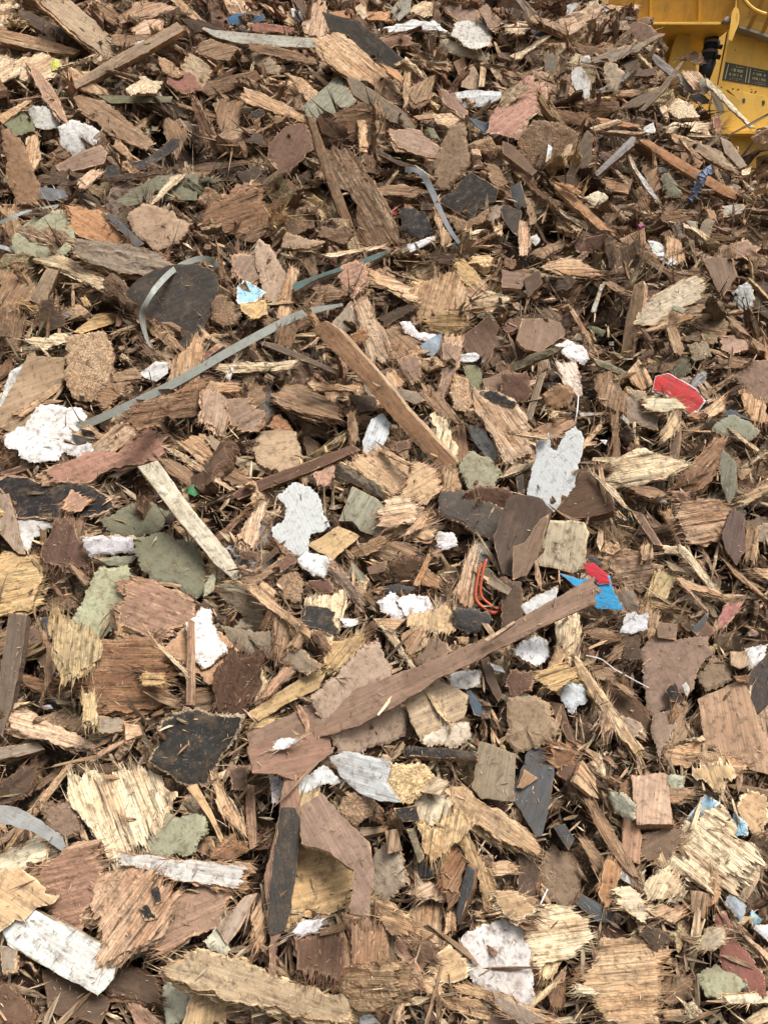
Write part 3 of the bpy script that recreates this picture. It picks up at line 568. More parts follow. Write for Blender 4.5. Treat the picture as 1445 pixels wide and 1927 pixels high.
ch|pinkb|j|9|-60||800,570 930,560 920,670 880,700 830,640|pinkish torn veneer
*ch|brownc|s|24|-60|k=12|1150,450 1300,340 1345,400 1310,560 1270,600 1180,530|thick curved brown slab
*ch|pinkb|j|12|75|p=2|1050,480 1150,490 1130,600 1060,770 1030,720 1050,600|fibrous upright pink brown chip
pb|white2|j|9|a|p=2|1120,545 1220,530 1260,575 1150,580|grey white shard
ch|cork|c|16|a||1110,640 1180,680 1210,780 1180,860 1120,830 1090,750|crumbly brown lump beside the big batten
fb|olive|c|7|a||1160,600 1240,590 1280,720 1200,730|olive flake in shadow
ch|brownc|s|12|a||1270,680 1400,630 1500,720 1430,790 1300,750|flat dark brown chip
ch|tan|j|10|a|p=2|740,660 790,625 850,700 790,720|small tan chip with crumb edge
*st|darkg|s|10|a|p=3|0,455 140,480 400,590 560,665 540,680 380,610 100,500|thin dark stick crossing behind the big batten
ch|straw|j|9|a||-20,600 180,580 270,570 200,620 0,640|pale straw coloured splinter
*ch|brown|j|18|-20|p=2|130,760 250,680 340,740 480,810 460,880 330,860 180,810|shaggy brown fibrous bundle
st|tan|j|12|-10||330,690 620,710 620,740 350,730|thin layered tan lath
ch|dark|s|9|a||540,760 680,770 690,840 600,850|dark flat chip in a gap
pl|greyb|s|14|-30||760,720 900,740 960,790 900,810 780,760|grey brown board end behind the big batten
*pl|bigst|s|42|a|p=6,n=200:20|340,405 410,355 480,400 700,640 850,830 1000,990 1130,1130 1110,1160 1030,1165 850,970 560,630|big orange brown batten at the centre
fb|cream2|c|12|a|p=7|400,430 470,405 535,510 490,545 410,480|cream crumbs stuck to the big batten
*ck|mdfb|c|30|20|p=2|20,1060 60,960 150,950 240,965 270,1060 265,1130 160,1165 60,1130|rounded tan particleboard chunk
ch|orange|c|12|a|p=2|80,930 160,870 200,900 240,960 150,950|orange tan flake above the round chunk
ch|brown|j|10|30||0,700 60,710 80,790 20,820|frayed brown chip with orange tip
ch|brown|j|9|-60||280,960 380,1020 360,1110 320,1100|brown standing splinter
sp|tan|j|10|-40||130,780 150,790 260,880 230,890|short tan split stick
ch|brown|j|12|a||290,890 420,900 410,980 330,980|dark brown crumbly chip
*pb|whiteb|s|8|70|p=3|620,1010 660,900 720,865 765,920 740,1010 700,1070 620,1075|white oval painted flake at the centre
ch|brown|j|9|80||530,870 570,860 590,1000 550,1010|brown fibrous strip
*st|redd|s|24|a|p=4,n=110:10|-100,1300 0,1240 560,1030 605,1060 300,1190 -60,1330|long dark red brown stick
ch|pinkr|j|9|70|p=2|350,1190 450,1150 460,1210 420,1250 370,1245|pink frayed chip
*ch|peach|j|14|-40|p=2|570,1130 720,1070 810,1110 870,1160 830,1260 760,1350 720,1300 600,1200|pale peach plywood piece with pink corner
st|tan|j|12|a|p=3|700,1065 720,1050 880,1130 860,1145|small tan stick
*ch|greyw|j|20|-35|p=4|450,1160 500,1130 600,1180 740,1290 730,1340 600,1260 470,1220|frayed grey bark log
*ch|peach|j|12|30|p=3|840,1280 890,1130 1010,1170 1030,1290 960,1350 870,1320|peach and tan torn plywood chip
ch|redd|j|7|a||780,1020 870,1000 860,1050 800,1070|small reddish dark chip
ch|brown|j|10|-50|p=2|900,770 990,720 1060,800 1150,910 1100,900 1000,840|bristly brown fibres
*ch|straw|j|12|80|p=2|990,870 1060,900 1120,1050 1100,1120 1020,1010|pale yellow striped chip beside the big batten
ch|brownr|s|7|a|p=2|1100,950 1160,900 1190,1080 1150,1130 1120,1080|smooth rust coloured flake
ch|tan|j|12|80|p=5|1050,1190 1120,1180 1140,1260 1060,1290|split tan end
*fb|green|c|16|a|p=4|1140,1160 1200,1070 1300,1110 1355,1180 1330,1240 1230,1305 1170,1230|sage green board right of the big batten
*ch|pinkt|j|16|-55|p=3|1220,750 1300,740 1445,800 1500,900 1520,1060 1400,1130 1300,950 1230,850|large pinkish slab with a black patch
>paint_patch|black|c|2|-50|p=4|1250,750 1330,745 1450,805 1430,830 1320,800|
sp|pale|j|9|a|p=4|1340,1210 1445,1140 1560,1110 1560,1130 1445,1180|pale splinter touching the green board
ch|white2|j|9|a||1180,930 1280,960 1350,1090 1300,1110 1210,1000|grey streaked chip in shade
ch|redd|c|9|a||1170,1300 1260,1260 1400,1270 1445,1350 1330,1387 1200,1380|dusty dark panel
@945 480
ch|tan|j|14|0||250,60 310,10 430,30 530,90 480,120 360,100|tan topped chunk with rough underside
ch|brownc|s|16|0||0,140 0,80 150,110 100,180 0,170|red brown smooth board
ck|brownd|s|16|50||120,130 200,80 215,150 140,230|dark brown block end
ch|dark|j|14|a||240,130 360,110 400,140 350,190 260,190|dark frayed roll
*ch|brownc|s|14|80|p=2|85,460 110,350 250,350 340,380 330,440 210,520 130,510|square brown plywood chip with scratched face
*fb|brownc|s|9|a|p=2|1090,20 1250,20 1270,110 1190,230 1140,120|smooth brown hardboard flake
ch|brown|j|8|-30||740,0 800,0 970,130 940,140 800,50|long brown split lath
pb|white|j|7|a|p=2|800,-10 880,-15 950,40 900,50|white flaked strip
ch|brown|j|10|a||1340,0 1445,20 1445,60 1370,60|brown splinter at the right
ch|brown|j|9|a|p=2|550,150 590,145 710,200 640,210|thin brown shaving
lb|greyl|s|6|a|p=2,k=8|480,310 530,170 560,155 530,230 510,310|narrow grey bent laminate strip
*pl|peach|s|30|a|p=4,n=180:24|715,160 760,140 775,160 760,270 700,560 640,550 670,350|upright batten with a peach and a grey face
*ch|cream2|j|12|25|p=2|760,260 870,190 1000,125 1070,170 1070,230 960,290 930,290 850,370 750,360|large cream plywood sheet at upper right
ch|tan|j|12|20||850,380 930,290 1040,340 900,390 740,420|tan layer under the cream sheet
fb|green|s|6|a|p=3|925,270 1000,290 980,315 930,295|small green flake on the cream sheet
*pb|white|c|9|80|p=3|1245,210 1330,140 1370,240 1320,375 1280,300|white angular chunk near the right edge
fb|greyg|c|8|a|p=2|1180,330 1260,340 1250,370 1190,365|mossy grey flake
ch|pink|j|8|10|p=2|1040,280 1090,270 1100,300 1010,340|pink beige shred
*ch|cork|j|16|a|p=2|895,400 940,390 990,510 970,545 930,530|small tan roll of bark
sp|brown|j|12|-10||970,360 1240,400 1190,460 1100,410|dark brown splinter bundle
ch|pinkb|c|16|a||1190,440 1330,430 1340,500 1250,540 1190,500|pinkish crumbly lump
ch|brown|j|12|-10|p=2|1180,540 1350,560 1300,610 1190,610|brown stacked layers
sp|tan|j|9|a|p=3|370,310 390,300 510,515 490,510|narrow brown leaning splinter
fb|olive|c|7|a||430,360 560,410 540,440 460,400|green grey flake in shade
*st|moss|j|20|a|p=3|40,600 150,540 260,510 330,500 250,550 60,630|mossy grey stick with pale end
*pb|white|c|12|a|p=2|290,490 350,460 430,490 470,560 440,590 380,570 340,540|white rounded plaster piece
ch|pinkw|j|9|-60|p=2|290,590 400,570 420,680 440,770 400,760 340,690|furry pink white shred
*st|moss|j|14|a|p=2|480,545 560,580 690,640 670,660 520,600|green mossy strip of bark
*ch|brown|j|14|80|p=2|510,660 590,640 600,700 660,760 660,850 600,840 520,790|tan ribbed block with comb like fibres
*fb|greyb|c|12|a|p=2|670,790 690,740 780,740 850,900 850,950 690,900|grey tan felt like board
*ch|tan|s|8|a|p=3|680,640 740,570 790,640 820,700 760,730 700,690|tan leaf shaped chip left of the red flake
*pb|redp|s|8|-30|p=4|820,740 840,665 900,645 1050,730 1095,790 1050,850 1000,860 900,770|bright red painted flake with white broken rim
ch|cream2|j|12|0|p=5|765,770 940,780 990,830 860,850 790,840|cream chip in front of the red flake
ch|orange|j|7|-10|p=2|1010,870 1150,840 1190,860 1060,890|orange beige curl
ch|tan|j|9|40|p=2|1080,850 1200,770 1210,840 1130,880|tan rolled chip
lb|blued|s|8|a|p=2|1160,880 1240,840 1360,900 1250,870|blue grey stone like flake
*fb|greyg|c|20|a|p=3|1145,950 1240,860 1410,950 1350,1000 1200,980|triangular grey green crumbly board
ch|olived|j|9|60|p=2|910,640 980,570 1030,620 960,670|olive tinted chip
*ch|brownc|c|14|a||1270,650 1350,580 1445,570 1500,650 1445,800 1350,760 1290,720|large dark brown sheet at the right edge
ch|tan|j|12|80|p=2|1300,740 1430,800 1445,900 1360,900|tan chip under the dark sheet
ch|redd|c|12|a||0,640 130,640 160,730 120,790 0,790|flat dark red brown slab
ck|greyb|s|14|a|p=2|130,870 190,660 235,640 160,890|grey brown lath standing
*fb|orangem|c|20|a|p=2|230,760 300,700 375,730 380,800 300,830 240,820|roundish orange tan face with crumbly rim
ch|greyl|j|9|a|p=2|260,840 400,860 560,855 500,870 400,880|thin grey sliver
ch|brown|j|9|80|p=3|590,870 630,870 630,1085 600,1085|narrow purple brown stick
*ch|straw|j|14|10|p=3|610,1130 740,1060 900,1090 1000,1140 940,1180 860,1210 700,1250 640,1260|shredded pale yellow plywood block
*st|brownp|s|16|a|p=4|905,1130 920,900 965,840 965,1000 940,1140|upright purple brown stick on the shredded block
ch|straw|j|12|60|p=5|860,970 930,850 960,940 900,990|pale split knob
*ch|brownr|j|16|50|p=2|955,1230 1050,1120 1150,1000 1210,1010 1190,1090 1130,1220 1060,1280|ribbed tan brown chip with a slanting top
*fb|greyg|s|12|80|p=3|1180,1100 1200,1060 1270,1130 1275,1270 1230,1350 1190,1240|tall olive tan pointed board
sp|straw|j|8|a|p=3|1300,1150 1430,1060 1440,1080 1320,1160|yellow splinter pair
sp|pale|j|8|a|p=4|1230,940 1390,1050 1380,1062 1290,1000|thin yellow splinter
ch|peach|j|9|40|p=2|1280,1170 1350,1170 1300,1220|small pink orange chip
ch|straw|j|12|20|p=2|1290,1320 1430,1240 1500,1250 1400,1310 1320,1360|straw coloured splintered chip
*cl|fabric|w|4|75|p=4,n=90:6|185,1000 255,975 265,1050 300,1065 340,970 390,940 440,1010 420,1090 380,1250 350,1300 280,1387 140,1310 190,1080|white woven cloth with a torn top
ch|brownr|j|9|30|p=2|200,930 340,890 380,930 300,970 220,980|tan and red chip behind the white cloth
sp|pale|j|8|a|p=5|40,955 240,975 230,1000 40,972|pale stick lying over the slab and the cloth
*ck|darkr|s|50|20|p=3,n=110:16|310,1370 390,1240 440,1170 520,1215 600,1265 600,1387 480,1420 330,1430|large dark brown block of timber
sp|pale|j|8|a|p=4|480,1180 600,1265 690,1385 660,1370|pale splinter beside the dark block
pb|white2|c|8|a||820,1290 870,1290 890,1345 830,1340|white scrap in the shade
ch|brown|j|10|-10||700,1260 800,1250 890,1300 800,1320|brown chip under the shredded block
ch|redd|j|8|a||920,1280 1030,1290 970,1350|reddish dark chip
pb|redp|s|3|a|p=2|530,1005 570,1005 560,1030|little red flake in a gap
pb|redp|s|3|a|p=3|575,475 605,470 605,490 585,490|little pink red fragment
pb|white|c|6|a|p=2|640,880 660,870 690,905 690,935|small white fleck
lb|slated|s|9|80||75,1210 110,1190 120,1290 90,1300|dark narrow sliver
ch|brown|j|9|30|p=2|960,1010 1000,950 1090,920 1060,960|brown shredded sliver
ch|pinkb|j|12|10|p=2|980,1387 1060,1340 1180,1350 1200,1420 1040,1430|pinkish fibrous block at the right
@0 960
*pl|greyt|s|18|80|p=2|-20,-80 50,-90 140,240 100,240 0,130|grey tan board leaning at the left edge
*pb|white2|c|14|a||80,30 160,30 280,80 180,140 150,240 100,150|grey white plaster slab
*ch|redd|j|18|80|p=2|230,240 300,70 410,70 430,180 490,290 480,340 400,270 350,330 260,290|red brown upright chunk with pale torn foot
*pb|white|c|14|a|p=3|445,150 560,140 720,150 720,200 760,235 700,240 600,240 500,250|torn white board with mossy underside
fb|greyg|c|14|a|p=2|500,255 740,250 700,300 600,300|mossy crumbled edge under the white board
*fb|olived|c|16|a||550,50 640,0 800,-50 930,20 840,130 620,130|dark olive green board slab
*fb|olived2|c|22|a||740,160 880,130 1060,190 1110,320 1110,420 1060,480 960,390 830,380 760,300|largest olive board with cracked face
*ch|ochre|j|24|10|p=2|0,270 60,240 200,260 240,300 225,370 200,400 190,500 170,540 0,560|thick ochre splintered slab at the left edge
*fb|greenl|c|14|60|p=4|400,590 450,500 500,400 540,330 620,310 690,320 700,400 660,520 620,620 530,710 470,680|pale green board standing on its corner
fb|green|c|9|a|p=3|1110,470 1120,400 1160,330 1180,340 1160,430|small pale green wedge
*ch|redw|j|14|-20|p=3|655,560 700,400 760,370 900,430 1060,500 1060,580 930,640 870,700 740,650 660,610|reddish plywood slab strewn with fibres
ch|tan|j|12|80|p=2|620,620 680,610 700,680 640,690|small tan wedge
*ch|greyt|j|18|-10|p=2|1200,450 1260,395 1400,430 1445,500 1445,590 1400,660 1320,570|grey brown comb ribbed block
ch|brownp|j|14|-20||140,650 230,620 300,720 290,850 220,850 160,720|mauve brown crumbly slab
*ch|olivew|j|14|85|p=2|290,560 350,570 400,640 540,720 530,800 480,860 350,870 310,740|olive tan splintered panel with vertical grain
*ch|rust|j|18|0||480,740 720,700 860,720 890,830 880,950 900,1030 700,1100 550,1090 470,940|big dark rusty plywood slab
ch|olivew|j|12|85|p=2|450,1000 510,990 530,1140 460,1150|narrow upright tan chip
*ch|pinkt|j|16|-15|p=3|40,1110 180,1100 350,1200 540,1270 500,1310 300,1260 170,1230 80,1190|tan plywood wedge with a furry pink rim
ch|brown|c|12|a|p=2|200,1130 400,1060 420,1140 320,1180|brown ragged chip
*pb|redp|s|3|a|p=4|225,1065 270,1060 285,1080 240,1085|tiny bright red flake near the left edge
ch|pale|j|9|-10|p=4|290,1020 380,1040 385,1050 320,1055|small cream stub
*pl|darkg|s|36|a|p=5,n=180:14|50,560 150,570 100,900 60,1080 10,1240 -10,1200 0,900|upright dark grey brown stake at the left edge
*ch|orangeb|c|14|a||920,760 1010,620 1200,660 1300,760 1200,880 1150,930 1050,870|tan board behind the speckled white flake
*pb|whitesp|c|7|a|p=3|1010,620 1100,530 1145,540 1150,610 1250,760 1170,830 1100,860 1050,780|white flake speckled with brown mud
*st|redw|s|10|a|p=4|1020,590 1045,600 1050,1060 1010,1060|thin upright reddish stick
*ch|darkr|j|16|75|p=3|1170,900 1260,780 1340,790 1410,800 1390,950 1290,1110 1170,1080|dark brown upright splintered slab
*fb|greymdf|c|14|a||1190,620 1445,680 1560,740 1445,790 1300,770|grey brown fibreboard strip
sp|pale|j|7|a|p=4|820,680 1040,900 1030,915 860,740|crooked pale twig
sp|brown|j|7|a|p=3|190,570 290,780 290,900 220,1030 250,900 260,780|thin bent brown fibre
*lb|blackc|c|16|20|p=3|830,1370 870,1200 930,1150 1000,1080 1140,1120 1310,1130 1230,1290 1120,1480 1010,1500 900,1430|big charcoal black crumbly board
ck|peach|s|14|a|p=2|680,1160 760,1170 775,1220 690,1250|small peach block
ch|greyb|j|12|0|p=2|540,1120 660,1130 670,1200 560,1210|grey brown ribbed scrap
*ch|pinkt|j|18|75|p=3|1300,130 1380,10 1445,-40 1440,0 1400,150 1370,200|pinkish splintered upright stick
ch|redd|j|9|40||1170,150 1330,0 1300,60 1220,160|dark red splinters
ch|redd|c|9|a|p=2|1290,210 1400,230 1390,270 1310,260|small dark red flake
*ck|greyb|s|30|a|n=90:12|0,1290 200,1265 240,1300 100,1340 0,1350|rounded brown beam end low at the left edge
ch|brown|j|10|10||1000,990 1140,960 1150,1080 1080,1100|brown block in shade
ch|brown|j|9|-40|p=2|380,290 410,280 500,380 470,410|short brown split splinter
ch|ochre|j|9|0|p=2|770,880 880,890 890,940 780,950|pale torn layer on the rusty slab
ch|brown|j|9|-30||200,540 380,480 410,530 330,560|brown twig cluster
lb|slate|c|9|a||210,590 290,580 300,690 260,700|dark bluish chip
ch|rust|j|12|-10||90,880 220,920 320,940 280,1000 150,960|rusty brown torn chip
ch|tan|j|10|-40|p=2|1370,440 1445,400 1500,440 1445,500|tan fan of fibres
ch|brown|j|12|-10||350,1140 470,1130 540,1170 460,1210 380,1200|brown layered chip with pink fibres
@470 960
*cl|net|w|3|80|p=3,n=90:6|160,-70 240,-140 330,-120 380,-60 400,20 430,90 330,130 310,220 260,240 130,150 120,90 180,60 200,-10|white open weave cloth scrap
*pl|greyg|s|12|60|p=4|480,60 560,-130 700,-60 740,0 710,150 600,110 560,60|grey olive board end beside the woven scrap
*pl|orangep|s|14|25|p=3|310,190 480,85 600,140 450,275 400,240|clean light orange plank end
*pb|white|c|16|a|p=4|250,275 310,220 430,265 400,370 300,330|bright white crumbly edged block
*ch|peach|j|18|20|p=2|730,100 740,0 890,-10 980,110 970,160 830,140 760,110|stack of peach and red plywood layers
ch|tan|j|12|20|p=3|550,220 700,150 740,170 650,240 580,250|tan torn chip
ch|pinkt|j|12|10|p=3|730,-60 860,-70 900,0 890,60 740,80|pinkish layered chip
sp|peach|j|9|a|p=5|840,140 900,60 980,0 940,90|pale peach blade
ch|brown|j|12|-20||650,240 760,180 900,200 880,250 730,270|brown matted fibres
*ch|mauve|j|14|-50|p=4|430,330 480,310 600,460 590,505 530,460|mauve grey pointed shard
ch|redd|j|9|-30|p=2|130,150 250,250 260,280 180,230|red brown fringe below the woven scrap
ch|redd|c|12|a|p=2|290,390 430,370 450,440 380,450|reddish clump
*ch|straw|j|16|80|p=3|280,640 320,480 370,490 440,440 510,420 490,600 440,740 340,690|pale spiky plywood base of a black topped chip
>paint_patch|blackd|c|2|10|p=4|275,560 320,520 410,530 460,560 440,600 470,660 430,675 370,640 290,620|
*pb|white|j|9|a|p=3|490,590 590,590 600,620 520,640|white streaked chip beside the spiky base
*ch|greyt|c|14|a||0,680 130,660 270,760 390,840 320,890 100,800|muddy grey brown board
ch|brown|j|14|80||130,570 210,590 210,750 140,760|brown stub
*ch|tan|j|12|a|p=3|0,420 60,440 280,610 260,640 100,530 0,440|long tan splintered lath
ch|tan|j|9|60|p=2|50,650 100,530 120,570 80,660|thin brown upright splinter
ch|tan|j|12|60|p=2|200,740 280,640 300,680 260,750|tan splinter tuft
ch|brown|c|16|a||140,370 250,340 300,400 280,500 180,470|brown earthy lump
ch|brown|j|9|10|p=2|0,380 120,310 110,350 20,410|tan pointed chip
*ch|orangel|j|14|80|p=3|865,590 1050,530 1110,580 1110,635 900,640|tan plywood chip with a bristle fringe
*pb|white|c|14|10|p=4|705,500 770,450 800,470 850,580 780,580 710,550|white plaster piece left of a pair
*pb|white|c|14|-10|p=5|800,490 870,450 970,480 1025,550 860,580|white plaster piece right of a pair
*ch|tan|s|8|a|p=3|675,590 850,590 780,650 720,630|tan triangular flake under the white pair
*st|straw|j|12|a|p=3|710,640 770,640 900,860 880,865 760,710|straw coloured split stick above the long board
*st|straw|j|10|a|p=4|935,960 965,950 1090,1150 1060,1140 1020,1100|straw splinters lying over the brown hexagon
ch|tan|j|12|60|p=2|870,780 830,680 930,660 950,740|frayed tan chip
fb|brownc|c|12|a||880,800 960,690 1070,720 1080,760 950,850|brown board behind the long board
*fb|pinkm|c|12|a||350,1020 500,900 600,760 700,720 760,850 770,950 850,1140 840,1220 600,1310 500,1320 440,1210|large mottled pale brown board under the long board
*fb|mdf|s|12|a|p=2|850,1010 1010,920 1180,1010 1160,1130 1080,1160 950,1270 880,1150|smooth brown six sided board
*fb|ochrel|s|8|25|p=3|0,1100 130,1010 350,870 415,870 370,970 200,1050 60,1140|smooth ochre tongue of board
ch|ochre|j|9|50||400,860 440,720 580,700 600,740 480,870|ochre earthy chip
ch|redw|j|12|50|p=2|70,1010 180,860 250,880 110,1000|red tan split chip
ch|straw|j|9|60|p=2|0,880 60,850 90,930 60,1020 0,960|pale splinter tuft
*pl|longb|s|14|a|p=7,n=80:8|-15,1214 376,1040 780,896 1050,795 1250,708 1373,655 1503,570 1673,470 1843,370 1885,350 1870,395 1913,440 1870,470 1883,505 1803,540 1673,592 1473,700 1373,742 1250,808 1000,930 838,1040 607,1165 420,1225 202,1290 0,1330|very long thin brown board across the middle
ch|redw|j|9|-70|p=8|265,1100 290,1085 325,1130 320,1220 290,1160|reddish frayed sliver on the long board
*fb|cream|c|16|a|p=4|960,1240 1100,1160 1190,1160 1200,1230 1130,1290 980,1280|cream crumbly oval board
lb|blued|s|6|a|p=3|1175,980 1200,980 1310,1130 1220,1110|dark blue grey torn sheet
*pb|whitesp|c|9|a|p=2|1050,890 1250,870 1250,960 1100,970|white flecked scrap under the long board
*pl|blackd|c|26|a|p=4,n=95:16|830,1290 870,1275 1240,1310 1240,1355 1000,1345 840,1330|black topped bar of board
*fb|greymdf|s|22|80|p=6|1215,1500 1255,1270 1445,1330 1430,1575 1260,1560|grey brown upright fibreboard block
fb|charcoal|c|12|a|p=2|1110,560 1200,540 1300,570 1290,640 1200,680 1120,640|dark grey fluffy lump
*ch|pinkt|j|14|80|p=2|1110,480 1190,230 1230,200 1220,500 1200,530|upright pinkish tan splintered board
lb|greyp|c|5|a|p=2|1240,180 1310,160 1300,300 1240,280|grey paper scrap behind the orange clip
*pb|white|c|18|a|p=3|1000,190 1030,120 1110,130 1130,190 1050,220|small white crumbly lump
ch|tan|j|12|-40|p=3|930,370 960,320 1030,370 1010,415 930,400|small tan split block
ch|darkr|c|12|a||760,300 850,250 960,270 880,370 800,380|dark brown chip with dust
st|orange|j|9|a|p=3|890,400 970,240 985,250 920,410|thin orange brown stick
ch|brownc|s|6|a|p=2|640,310 750,270 730,330 650,350|brown leaf like veneer
fb|greyg|j|9|-60|p=2|540,340 560,290 640,390 620,400|grey green split chip
fb|green|s|4|a|p=7|1240,320 1290,310 1330,350 1270,365|small olive flake over the orange clip
ch|greyb|s|6|a|p=7,k=8|1290,400 1320,350 1420,430 1400,460|grey brown curl
sp|pale|s|7|a|p=8|1280,700 1430,605 1435,615 1300,710|thin pale splinter along the long board
*pb|redcard|s|10|10|p=8|0,1290 420,1190 440,1320 370,1370 250,1460 150,1430 30,1420|torn red brown board sheet over the long board
*pb|white|j|5|a|p=9|110,1310 170,1240 265,1250 200,1290|white torn paper corner on the red brown sheet
ch|ochre|j|9|a|p=2|0,1180 40,1120 160,1130 80,1180|ochre frayed chip beside the long board
*fb|slatedb|c|18|-25|p=2|1040,-110 1150,-100 1400,0 1400,60 1330,170 1200,110 1040,10|wide dark slab beside the curled brown sheets
ch|tan|j|9|0|p=2|700,420 660,440 700,460 730,430|small tan fibre bit
ch|charcoal|c|12|a||700,420 800,400 900,420 850,450 760,450|dark dust lump
ch|tan|c|10|a|p=2|1130,690 1190,690 1180,730 1140,720|small round tan chip
ch|dark|s|12|-60|p=3|1260,820 1300,800 1370,1000 1350,1040 1290,930|dark leaning batten
pb|white|s|4|a|p=4|1305,830 1370,850 1385,880 1330,870|small white flake right of the long board
@945 960
*fb|darkc|s|6|a|p=5,k=14|43,-72 188,-58 260,14 240,100 188,231 116,376 0,332 -43,145|dark brown curled sheet at the centre right
fb|brownc|s|6|a|p=6,k=10|60,200 120,180 200,60 250,30 200,230 130,350 60,370|second dark curl overlapping the curled sheet
*ck|creamw|s|24|80|p=6,n=180:10|190,290 250,60 330,60 440,70 460,130 440,310 380,330|cream split wood block with vertical grain
*pb|bluep|s|9|-20|p=4|315,345 430,380 580,360 600,450 660,540 510,530 430,440|bright blue painted board
>paint_patch|redp2|s|2|-20|p=5|440,290 500,290 560,340 585,400 520,400 460,340|
lb|slate|s|6|a|p=3|440,240 490,250 560,300 500,290|dark grey shard above the blue board
*ch|pinkp|j|14|10|p=4|555,280 600,210 740,230 850,330 790,420 750,440 640,400|pinkish orange plywood chip with combed left edge
ch|tan|j|14|80|p=5|760,200 810,195 815,260 760,270|small square tan chip
ch|greyb|j|12|-60|p=3|600,430 680,420 750,510 750,565 660,540|grey brown end of the blue board
*ch|olivew|j|16|60|p=4|790,490 850,330 950,370 880,500 830,540|upright fibrous chip with a cream foot
*pb|white2|c|6|a|p=2|100,520 200,460 300,410 290,490 150,580|grey white sheet left of the blue board
*pb|white|c|14|a|p=5|60,750 180,680 250,720 250,790 190,840 90,790|white faced chunk with furry rim under the long board
*ck|straw|j|16|85|p=4|295,600 400,580 410,780 340,770 300,700|yellow upright block with saw marks
*st|tan|j|14|a|p=4|200,1010 300,700 345,780 240,980|tan slanting splinter below the yellow block
*pb|greyw2|c|6|a|p=2|640,660 680,570 780,560 790,650 690,665|pale grey flake under the blue board
ch|tan|j|9|80||760,500 860,570 830,690 740,690|tan torn board
fb|brown|j|12|10||440,650 540,640 640,700 560,720|brown fibre pile
ch|brownd|c|9|a||0,370 100,400 110,600 0,650|brown panel in shade left of the white grey sheet
*fb|mudsm|c|9|a|p=2|765,770 850,690 960,710 1110,700 1130,770 1060,880 1030,960 930,1000 920,1070 830,1110 790,1060|big mud brown blotchy board
*fb|mudsm|c|9|a|p=3|820,1110 920,1080 930,1180 870,1290 850,1330 810,1190|lower tongue of mud brown board
fb|brownc|s|9|a||840,610 950,620 940,700 850,690|brown strip above the mud brown board
*ch|mud|c|20|a|p=4|1070,900 1150,790 1250,860 1240,920 1110,990|muddy crumbly lump beside the blotchy board
*fb|orangesm|s|18|-78|p=5,n=150:8|1075,1040 1280,940 1320,960 1390,1160 1500,1400 1480,1440 1350,1400 1110,1270|large clean orange brown board at the right
*fb|slated2|s|12|a|p=4|1310,930 1445,780 1500,800 1500,1040 1370,1110|dark slate board at the right edge
ch|mdf|s|12|a|p=4|1240,770 1320,770 1340,840 1290,860 1245,840|small smooth tan block
*pb|white|c|18|a|p=3|1310,750 1440,730 1420,830 1340,865|white crumbly foam like lump
ch|rust|j|7|-10|p=6|1270,905 1330,900 1320,940 1280,940|little red brown chip on the orange board
*fb|mdfb|c|34|10|p=5,n=200:14|40,1020 150,1020 240,1050 290,1210 260,1260 80,1310 20,1250|thick rounded tan board with a muddy corner
fb|cream2|c|14|a|p=4|-10,1010 70,960 180,1020 40,1060|cream crumbs above the rounded board
*pl|tanl|j|26|a|p=5|400,790 440,830 600,1060 770,1300 740,1330 640,1230 410,880|long straight tan stick right of the white chunk
*ch|darkr|s|9|-70|p=3|250,1040 330,1060 400,1270 350,1240 290,1130|dark brown smooth blade
*ch|darkr|j|16|-50||490,1000 650,930 780,1100 810,1260 700,1260 560,1080|wide dark brown rotted slab
ch|brown|j|12|-30|p=2|600,940 660,950 720,1000 700,1020|brown split stub
ch|pinkt|j|12|80|p=2|490,1010 550,1030 590,1180 540,1210|pinkish upright fibres
ch|mauve|j|12|-40|p=2|640,1120 750,1150 760,1200 700,1220|grey white fibrous patch
*pb|sky2|c|8|a|p=3|350,930 450,950 460,1040 380,1100 320,1020|bluish white cloth like scrap
*ch|ochre|j|9|20|p=4|180,900 300,840 400,870 390,920 280,970|ochre plywood chip with white edge
*ch|redd|c|16|a|p=4|20,950 60,870 160,880 160,980 60,1000|dark red brown chunk
*fb|mauved|s|12|80|p=4|1195,120 1250,0 1310,30 1320,200 1270,290 1210,200|dark mauve brown oval board
*ch|pinkp|j|16|10|p=3|950,40 1000,-30 1180,-20 1240,60 1190,150 1100,180 1020,170|pink brown shredded plywood by the mauve oval
ch|tan|j|14|80|p=3|1320,100 1380,110 1380,230 1330,270|tan fibrous block
ch|greyb|c|9|a||1370,90 1445,70 1500,120 1445,180 1380,160|brown rounded chip at the right edge
*sp|creamw|j|9|a|p=4|970,230 1010,220 1170,440 1150,440 1070,360|white streaked splinter in the dark splinter field
sp|straw|j|8|a|p=3|860,190 990,195 960,235 880,230|pale yellow splinter tuft
sp|tan|j|8|a|p=4|1215,280 1300,350 1440,480 1410,470 1260,350|long tan splinter at the right
*sp|pinkt|j|6|a|p=4|950,380 965,375 1120,545 1105,540|very thin tan twig
ch|brownp|s|9|a|p=4|700,0 760,20 870,190 820,180 750,80|flat purplish brown lath
sp|tan|j|9|a|p=3|860,10 920,0 980,160 950,160|tan splinter pointing down
ch|tan|j|12|0|p=2|1360,320 1445,320 1500,380 1445,390|tan chip cut by the right edge
ch|pale|j|9|-30|p=3|900,280 1030,320 1020,345 920,320|short pale chip in the splinter field
ch|tan|j|9|-30||960,370 1170,440 1160,460 1000,420|brown splinter field piece
*ch|redpink|j|12|50|p=3|1160,620 1210,520 1300,510 1250,590 1200,640|pink stained shredded chip
*pb|redd|c|7|a|p=2|1070,680 1110,610 1160,650 1100,700|small dull red board flake
fb|slate|s|5|a||1030,650 1120,550 1110,600 1060,680|dark slate flake in the gap
